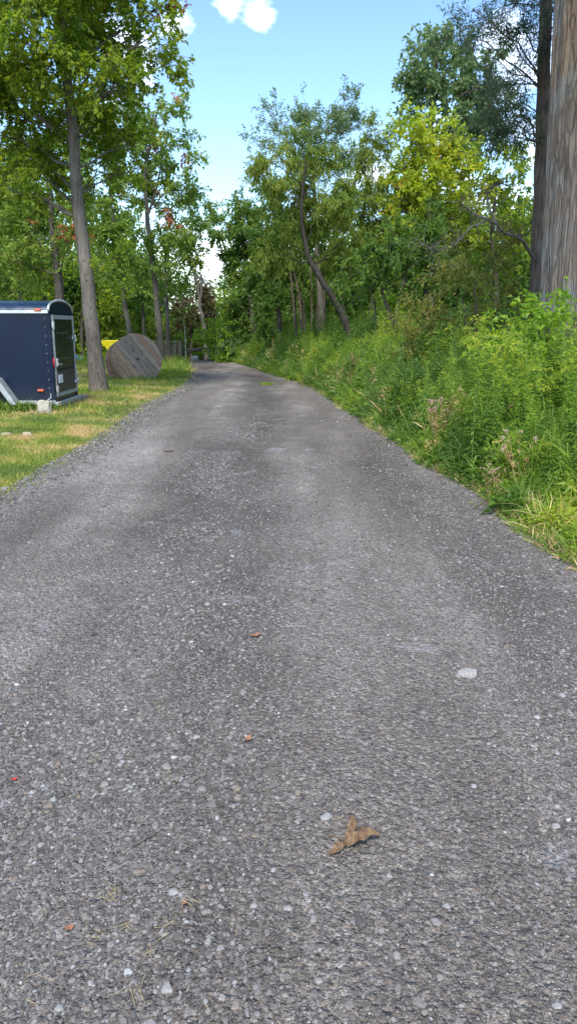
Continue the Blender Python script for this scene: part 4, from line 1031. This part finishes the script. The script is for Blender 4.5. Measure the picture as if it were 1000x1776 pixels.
# ------------------------------------------------------------------ odds and ends in the yard
M_YEL = plain_mat('yellow_plastic', (.85, .68, .02), .45, vary=.1)
def hopper():
    Y = 25.0; p = at(193, 606, Y); x = float(p[0]); z = g1(x, Y)
    root = empty('yellow_tub', (x, Y, z), 'bright yellow tapered plastic tub standing behind the cable reel', 'tub')
    mb = MB(); tw, bw, t, b = .42, .07, 1.0, .48
    def rg(w, d, zz): return [(-w, -d, zz), (w * 1.2, -d, zz), (w * 1.2, d, zz), (-w, d, zz)]
    V = rg(tw * .7, .30, t) + rg(bw, .10, b) + rg(tw * .66, .27, t) + rg(bw * .8, .08, b + .03)
    V = [(a + (t - c) * .35, bb, c) for a, bb, c in V]
    mb.add(V, [(i, (i + 1) % 4, 4 + (i + 1) % 4, 4 + i) for i in range(4)] + [(4, 5, 6, 7)] + [(8 + i, 12 + i, 12 + (i + 1) % 4, 8 + (i + 1) % 4) for i in range(4)] + [(i, 8 + i, 8 + (i + 1) % 4, (i + 1) % 4) for i in range(4)] + [(12, 15, 14, 13)])
    part('tub', mb, M_YEL, root)
    mb = MB(); tube(mb, [(.05, -.05, b + .05), (.25, -.1, 0)], .02, 6, cap=True); tube(mb, [(.25, .1, b), (.3, .2, 0)], .02, 6, cap=True); tube(mb, [(.15, 0, b), (-.02, .3, 0)], .02, 6, cap=True); part('stand', mb, M_BLACK, root)
hopper()
def tarp():
    x, y = on_ground(140, 628); mb = MB()
    xs = np.linspace(-1.3, .55, 30); ys = np.linspace(-.5, .5, 16)
    X, Yv = np.meshgrid(xs, ys); Z = .02 + .22 * np.exp(-((X + .2) ** 2 / .18 + Yv ** 2 / .1)) + .03 * np.sin(X * 11 + Yv * 6) + .03 + .0 * X
    V, F = sheet(xs, ys, lambda a, b: Z); V[:, 2] = Z.ravel()
    mb.add(V, F); o = part('blue_tarp', mb, plain_mat('blue_tarp', (.03, .30, .62), .4, vary=.2), None, True); o.location = (x, y, g1(x, y)); tag(o, 'crumpled bright blue tarp on the grass behind the trailer', 'tarp')
    # faded cone-shaped marker standing by it
    r = empty('traffic_cone', (x - .13, y - .62, g1(x, y)), 'faded red cone by the blue tarp, mostly hidden by the trailer', 'cone')
    mb = MB(); tube(mb, [(0, 0, .04), (0, 0, .25), (0, 0, .68), (0, 0, .70)], [.13, .10, .035, .03], 16, cap=True); part('cone_body', mb, plain_mat('faded_red', (.55, .16, .12), .6), r, True)
    mb = MB(); box(mb, (0, 0, .02), (.34, .34, .04), bev=.008); part('base', mb, plain_mat('cone_base', (.10, .25, .45), .7), r)
tarp()
M_OLD = plain_mat('grey_timber', (.17, .13, .095), .9, nscale=14, vary=.35, bump=.5)
def bin_():
    Y = 33.2; a = at(264, 625, Y); b = at(312, 625, Y); cx = (a[0] + b[0]) / 2; z = g1(cx, Y); L = b[0] - a[0]
    root = empty('wooden_bin', (cx, Y, z), 'low grey weathered plank bin behind the two slim trunks', 'bin')
    mb = MB(); 
    for k in range(4): box(mb, (0, 0, .12 + k * .17), (L, .05, .16 - .01 * (k % 2)), bev=.01)
    for k in range(4): box(mb, (L / 2 - .02, .6, .12 + k * .17), (.05, 1.15, .16), bev=.01); box(mb, (-L / 2 + .02, .6, .12 + k * .17), (.05, 1.15, .16), bev=.01)
    part('side_boards', mb, M_OLD, root)
    for xx in (-L / 2, L / 2 + .05, L / 2 - .18):
        mb = MB(); box(mb, (xx, -.06, .38), (.09, .07, .80), bev=.01); part('post', mb, plain_mat('pale_post', (.20, .19, .12), .9), root)
    mb = MB(); box(mb, (.0, .3, .80), (L + .1, .8, .05), bev=.01); part('lid_board', mb, M_OLD, root)
bin_()
def pole():
    Y = 31.5; p = at(322, 620, Y); z = g1(p[0], Y); mb = MB()
    tube(mb, [(0, 0, -.1), (.01, 0, .7), (0, 0, 1.45)], [.022, .02, .018], 8, cap=True); box(mb, (0, 0, 1.47), (.06, .06, .03))
    o = part('thin_post', mb, plain_mat('pole_grey', (.30, .31, .28), .7), None); o.location = (p[0], Y, z); tag(o, 'thin grey upright post beside the far verge', 'post')
pole()
def pipe():
    x, y = on_ground(282, 640); y -= 4; x = -.166 * y * .98; mb = MB(); tube(mb, [(0, 0, .02), (.01, 0, .30)], .05, 14, cap=True); tube(mb, [(.01, 0, .30), (.01, 0, .36)], .062, 14, cap=True)
    o = part('white_pipe', mb, plain_mat('white_pvc', (.72, .72, .70), .5, vary=.1), None, True); p = on_ground(277, 640); o.location = (p[0], p[1], g1(*p)); tag(o, 'short white pipe stub at the right of the cable reel', 'pipe')
pipe()
M_PEB = plain_mat('dusty_pebble', (.27, .255, .235), .9, nscale=60, vary=.25, bump=.5)
M_PALE = plain_mat('pale_stone', (.40, .37, .29), .85, nscale=12, vary=.2, bump=.4)
M_TAN = plain_mat('tan_stone', (.36, .31, .22), .9, nscale=12, vary=.25, bump=.4)
M_GST = plain_mat('grey_stone', (.36, .365, .37), .85, nscale=30, vary=.2, bump=.4)
rock('rock', 'pale cream rock standing in front of the trailer corner', 79, 721, .22, .25, M_PALE, .2, sink=.12)
rock('rock', 'small tan rock in the grass below the trailer', 47, 760, .13, .09, M_TAN, sink=.3)
rock('rock', 'flat tan rock at the picture edge in the grass', 12, 760, .14, .06, M_TAN, sink=.3)
rock('rock', 'flat pale grey rock lying on the right of the drive', 810, 1185, .085, .03, M_PEB, .06, sink=.3)
def beam():
    a = on_ground(104, 714); b = on_ground(150, 697); L = math.dist(a, b); mb = MB(); box(mb, (0, 0, .05), (L, .13, .11), bev=.02)
    o = part('timber_beam', mb, plain_mat('old_beam', (.26, .21, .15), .95, nscale=10, vary=.4, bump=.7), None); o.location = ((a[0] + b[0]) / 2, (a[1] + b[1]) / 2, g1(*a)); o.rotation_euler.z = math.atan2(b[1] - a[1], b[0] - a[0]); tag(o, 'old timber beam on the grass under the trailer door', 'beam')
beam()
def logpile():
    Y = 34.2; root_x = at(350, 622, Y)[0]
    for i, (dx, dz, L, ang, r) in enumerate([(-.5, .28, 1.2, .25, .05), (.15, .30, 1.0, -.2, .045), (.6, .16, .9, .5, .05), (-.1, .40, 1.3, .06, .04), (.9, .24, .8, -.45, .035)]):
        mb = MB(); c, s = math.cos(ang), math.sin(ang); tube(mb, path([(-L / 2 * c, 0, -L / 2 * s), (0, .03, .03), (L / 2 * c, 0, L / 2 * s)], 6, .01), [r, r, r, r * .9, r * .8, r * .7], 8, cap=True)
        o = part('fallen_log', mb, B_GREY, None, True); o.location = (root_x + dx, Y + .12 * i, g1(root_x, Y) + dz + .08); tag(o, 'pale fallen log heaped with others at the far end of the road', 'log', 'pale logs heaped at the road end')
    for i, (px, w) in enumerate([(338, .34), (366, .26)]):
        o = rock('rock', ['grey boulder left of the heaped pale logs', 'grey boulder right of the heaped pale logs'][i], 340, 640, w, w * .7, M_GST); q = at(px, 620, 33.6); o.location = (q[0], 33.6, g1(q[0], 33.6) + .10)
logpile()

# ------------------------------------------------------------------ litter on the drive
def curled_leaf(name, label, px, py, size, mat, outline, curl, rz, part_of=None, vein=True):
    x, y = on_ground(px, py); z = float(road_z(x, y)); n = len(outline)
    V = []; rings = 5
    for k in range(1, rings + 1):
        for (a, b) in outline:
            u, v = a * k / rings, b * k / rings
            V.append((u * size, v * size, size * (curl * (u * u + .8 * v * v) + .05 * math.sin(u * 9 + v * 13) * (abs(u) + abs(v))) + .004))
    V.append((0, 0, .004)); F4 = []; c = len(V) - 1
    for k in range(rings - 1):
        for i in range(n): F4.append((k * n + i, k * n + (i + 1) % n, (k + 1) * n + (i + 1) % n, (k + 1) * n + i))
    mb = MB(); mb.add2(V, [F4, [(i, (i + 1) % n, c) for i in range(n)]]); o = mb.obj(name, mat, None, True)
    s = o.modifiers.new('t', 'SOLIDIFY'); s.thickness = .0008
    o.location = (x, y, z + .004); o.rotation_euler = (rng.normal() * .08, rng.normal() * .08, rz); return tag(o, label, 'leaf')
M_LEAFB = plain_mat('dead_leaf_brown', (.15, .088, .048), .8, nscale=70, vary=.55, bump=.6)
def dead_leaf_mat():
    m, nt, out = new_mat('dead_leaf')
    tc = N(nt, 'TexCoord'); O = tc.outputs['Object']
    w = N(nt, 'TexWave', i_Scale=55.0, i_Distortion=5.0, i_Detail=3.0); w.inputs['Detail Scale'].default_value = 2.0; nt.links.new(O, w.inputs['Vector'])
    n = N(nt, 'TexNoise', i_Scale=60.0, i_Detail=5.0); nt.links.new(O, n.inputs['Vector'])
    a = ramp(nt, [(.3, (.09, .05, .025)), (.5, (.23, .14, .07)), (.7, (.34, .22, .12))], n.outputs[0]); b = ramp(nt, [(.0, grey(.35)), (.3, grey(1.0))], w.outputs[0])
    c = mixc(nt, .4, a.outputs[0], b.outputs[0], 'MULTIPLY'); p = N(nt, 'BsdfPrincipled', i_Roughness=.75); nt.links.new(c, p.inputs['Base Color'])
    bp = N(nt, 'Bump', i_Strength=.8, i_Distance=.003); nt.links.new(w.outputs[0], bp.inputs['Height']); nt.links.new(bp.outputs[0], p.inputs['Normal']); nt.links.new(p.outputs[0], out.inputs[0]); return m
M_LEAFD = dead_leaf_mat()
M_LEAFO = plain_mat('fallen_leaf_orange', (.29, .13, .06), .7, nscale=60, vary=.25)
M_LEAFR = plain_mat('fallen_leaf_red', (.42, .04, .03), .6, nscale=60, vary=.25)
OAKL = [(math.cos(t) * (.62 + .38 * abs(math.cos(2.5 * t))), math.sin(t) * (.36 + .25 * abs(math.cos(2.5 * t)))) for t in np.linspace(0, 2 * PI, 30, endpoint=False)]
curled_leaf('fallen_leaf', 'small orange leaf on the drive, upright and pointed, above the big dead leaf', 431, 1300, .019, M_LEAFO, OAKL, .5, 1.4)
curled_leaf('fallen_leaf', 'tiny orange leaf farthest up the drive, mid way', 444, 1117, .030, M_LEAFO, OAKL, .5, .2)
curled_leaf('fallen_leaf', 'salmon leaf lying flat among the straw near the lower corner', 121, 1617, .014, M_LEAFO, OAKL, .3, .6)
curled_leaf('fallen_leaf', 'tiny dark red leaf at the edge of the picture', 26, 1358, .012, M_LEAFR, OAKL, .3, .2)
curled_leaf('fallen_leaf', 'tiny pinkish leaf beside a grey stone near the straw', 320, 1583, .010, M_LEAFO, OAKL, .2, .9)
curled_leaf('fallen_leaf', 'small brown leaf on the pale far stretch of the drive', 293, 787, .075, M_LEAFB, OAKL, .2, .1)
def big_leaf():
    x, y = on_ground(607, 1487); root = empty('dead_leaf', (x, y, float(road_z(x, y)) + .003), 'large crumpled brown dead leaf with three curled lobes on the drive', 'leaf')
    k = 2.42 / F_PX   # metres per photo pixel there, across
    def lobe(pts, name, wid, seed):
        # pts: midrib (x right, y away, z up) in cm-like units; a ribbon widened and crumpled
        P = path(np.array(pts) * k, 16); mb = MB(); V = []; m = 11
        for i, p in enumerate(P):
            t = i / 15; w = wid * k * (math.sin(PI * min(1, t * .92 + .08)) ** .7 + .05)
            tn = unit(P[min(i + 1, 15)] - P[max(i - 1, 0)]); sd = unit(np.cross(tn, [0, 0, 1.0]))
            for j in range(m):
                s = -1 + 2 * j / (m - 1); cr = mnoise.noise((s * 1.6 + seed, t * 5, seed)) * .55 + .16 * math.sin(s * 10 + t * 17) + .10 * math.sin(s * 23 - t * 9)
                ed = 1 + .22 * mnoise.noise((t * 7 + seed, s * .5, 3))
                V.append(p + sd * s * w * ed * .9 + np.array([0, 0, abs(s) ** 1.4 * w * .55 + cr * w * .55]))
        V = np.array(V); V[:, 2] = np.maximum(V[:, 2], .0015)
        F = [(i * m + j, i * m + j + 1, (i + 1) * m + j + 1, (i + 1) * m + j) for i in range(15) for j in range(m - 1)]
        mb.add(V, F); o = mb.obj(name, M_LEAFD, root, True); s = o.modifiers.new('t', 'SOLIDIFY'); s.thickness = .0009
    # picture pixels -> ground: y (away) is foreshortened, so stretched back by 1/sin of the view angle
    f = 1.62
    lobe([(-8, -2 * f, 3), (2, 13 * f, 6), (7, 26 * f, 10), (5, 38 * f, 9)], 'upper_lobe', 7, 1.0)
    lobe([(-10, -4 * f, 2), (12, 0, 8), (30, 5 * f, 12), (48, 6 * f, 10)], 'right_lobe', 13, 4.0)
    lobe([(-8, -4 * f, 4), (-16, -10 * f, 9), (-26, -16 * f, 6), (-38, -17 * f, 2)], 'lower_lobe', 8, 8.0)
    mb = MB(); tube(mb, path(np.array([(-6, -2 * f, 4), (-20, 6 * f, 6), (-34, 12 * f, 3)]) * k, 8), .0018, 6, cap=True); part('stalk', mb, M_LEAFB, root)
big_leaf()
def straw():
    mb = MB(); M = plain_mat('dry_straw', (.30, .23, .11), .7, nscale=40, vary=.3)
    for (px, py, n, s) in [(190, 1560, 7, .03), (85, 1590, 1, .02), (215, 1615, 3, .05), (155, 1650, 3, .05), (292, 1618, 3, .02), (235, 1700, 2, .08), (270, 1660, 2, .05), (320, 1590, 3, .04), (410, 1640, 2, .03), (240, 1745, 4, .03), (275, 1240, 3, .04), (60, 1720, 3, .06), (560, 1450, 2, .05), (930, 935, 8, .25), (890, 905, 6, .2)]:
        x, y = on_ground(px, py)
        for _ in range(n):
            a = rng.uniform(0, PI); L = rng.uniform(.018, .05) * (1 if py > 1100 else 3); cx, cy = x + rng.normal() * s * .4, y + rng.normal() * s * .5
            z = float(road_z(cx, cy)) + .007; d = np.array([math.cos(a), math.sin(a), 0]) * L / 2; c = np.array([cx, cy, z])
            tube(mb, [c - d, c + rng.normal(size=3) * .002, c + d + [0, 0, rng.uniform(0, .006)]], .0009 * (1 if py > 1100 else 2), 4)
    o = mb.obj('straw_litter', M); tag(o, 'dry straw and pine needles scattered on the gravel', 'straw', kind='stuff')
straw()
def stick():
    x, y = on_ground(252, 1468); mb = MB(); tube(mb, path([(-.03, -.022, .006), (0, 0, .010), (.028, .022, .007), (.034, .035, .006)], 8, .001), [.004, .0045, .004, .0035, .003, .003, .002, .0015], 6, cap=True)
    o = part('twig', mb, B_GREY, None, True); o.location = (x, y, float(road_z(x, y)) + .002); tag(o, 'short grey broken twig lying on the gravel above the straw', 'twig')
stick()
def tuft():
    x, y = on_ground(461, 669); mb = MB(); n = 90; P = np.stack([rng.normal(size=n) * .07, rng.normal(size=n) * .09, np.zeros(n) + .01], 1)
    D = rng.normal(size=(n, 3)); D[:, 2] = .6; leaves(mb, P, D, rdir(n), .09, .04); o = mb.obj('weed_tuft', M_HERB); o.location = (x, y, float(road_z(x, y))); tag(o, 'small green weed tuft growing in the middle of the drive', 'weed')
tuft()
for px, py, w in [(225, 1279, .020), (341, 1290, .026), (408, 1380, .018), (302, 1560, .028), (290, 1730, .028), (553, 1728, .018), (964, 1413, .018), (498, 1600, .022), (325, 1325, .028), (440, 1592, .020), (585, 1142, .018), (962, 1448, .026), (535, 1586, .016), (962, 1768, .02)]:
    rock('pebble', 'larger pale pebble standing out from the gravel of the drive', px, py, w, w * .5, M_PEB, group='larger pale pebbles on the drive', cat='pebble', sink=.42)

# ------------------------------------------------------------------ sky and sun
SUN_EL, SUN_AZ = 52.0, 187.0     # azimuth clockwise from +Y (the view direction)
w = bpy.data.worlds.new('World'); scene.world = w; w.use_nodes = True; nt = w.node_tree
for n in list(nt.nodes): nt.nodes.remove(n)
out = nt.nodes.new('ShaderNodeOutputWorld'); bg = nt.nodes.new('ShaderNodeBackground')
sky = nt.nodes.new('ShaderNodeTexSky'); sky.sky_type = 'NISHITA'; sky.sun_disc = False; sky.sun_elevation = R(SUN_EL); sky.sun_rotation = R(SUN_AZ); sky.air_density = 1.0; sky.dust_density = .6; sky.ozone_density = 2.0
tc = nt.nodes.new('ShaderNodeTexCoord'); D = tc.outputs['Generated']
hsv = N(nt, 'HueSaturation', i_Hue=.502, i_Saturation=1.12, i_Value=1.0); nt.links.new(sky.outputs[0], hsv.inputs['Color'])
# clouds: soft banks at given places in the sky and a low bank round the horizon
mp = N(nt, 'Mapping'); mp.inputs['Scale'].default_value = (1, 1, 1.9); nt.links.new(D, mp.inputs[0])
nz = N(nt, 'TexNoise', i_Scale=9.0, i_Detail=9.0, i_Roughness=.62); nt.links.new(mp.outputs[0], nz.inputs['Vector'])
acc = None
def m2(op, a, b):
    n = N(nt, 'Math', operation=op)
    for i, v in enumerate((a, b)):
        if hasattr(v, 'is_output'): nt.links.new(v, n.inputs[i])
        else: n.inputs[i].default_value = v
    return n.outputs[0]
for px, py, rad in [(445, 35, .022), (395, 5, .022), (225, 95, .05), (300, 40, .03), (800, 270, .07), (640, 300, .04), (350, 470, .08), (900, 260, .10), (870, 60, .04), (150, 470, .08), (960, 150, .05), (40, 150, .04)]:
    v = Vector(ray(px, py)).normalized()
    dn = N(nt, 'VectorMath', operation='DISTANCE'); nt.links.new(D, dn.inputs[0]); dn.inputs[1].default_value = v
    mr = N(nt, 'MapRange', i_1=0.0, i_2=rad * 1.6, i_3=.33, i_4=0.0); mr.clamp = True; nt.links.new(dn.outputs['Value'], mr.inputs[0])
    acc = mr.outputs[0] if acc is None else m2('MAXIMUM', acc, mr.outputs[0])
sx = N(nt, 'SeparateXYZ'); nt.links.new(D, sx.inputs[0])
lo = N(nt, 'MapRange', i_1=.02, i_2=.16, i_3=.30, i_4=.0); nt.links.new(sx.outputs[2], lo.inputs[0])
hi = N(nt, 'MapRange', i_1=.45, i_2=.8, i_3=0.0, i_4=.22); nt.links.new(sx.outputs[2], hi.inputs[0])
acc = m2('MAXIMUM', acc, m2('MAXIMUM', lo.outputs[0], hi.outputs[0]))
tot = m2('ADD', nz.outputs[0], acc)
cm = ramp(nt, [(.68, grey(0)), (1.02, grey(.8))], tot)
CLOUD = (12.0, 12.3, 12.8, 1)
mx = nt.nodes.new('ShaderNodeMix'); mx.data_type = 'RGBA'; nt.links.new(cm.outputs[0], mx.inputs[0]); nt.links.new(hsv.outputs[0], mx.inputs[6]); mx.inputs[7].default_value = CLOUD
nt.links.new(mx.outputs[2], bg.inputs[0]); bg.inputs[1].default_value = .13
nt.links.new(bg.outputs[0], out.inputs[0])
sd = bpy.data.lights.new('sun', 'SUN'); sd.energy = 2.0; sd.angle = R(13); sd.color = (1, .955, .88)
so = bpy.data.objects.new('sun', sd); COL.objects.link(so)
az, el = R(SUN_AZ), R(SUN_EL)
dirv = Vector((math.sin(az) * math.cos(el), math.cos(az) * math.cos(el), math.sin(el)))
so.rotation_euler = (-dirv).to_track_quat('-Z', 'Y').to_euler()
so.location = (0, 0, 20)

# ------------------------------------------------------------------ render settings
scene.render.engine = 'CYCLES'
scene.view_settings.view_transform = 'Standard'; scene.view_settings.look = 'None'; scene.view_settings.gamma = 1; scene.view_settings.exposure = 1.3
c = scene.cycles; c.max_bounces = 6; c.diffuse_bounces = 4; c.glossy_bounces = 2; c.transmission_bounces = 4; c.transparent_max_bounces = 4; c.use_denoising = True
c.caustics_reflective = False; c.caustics_refractive = False
print("TOTAL faces", sum(len(o.data.polygons) for o in scene.objects if o.type == "MESH"))
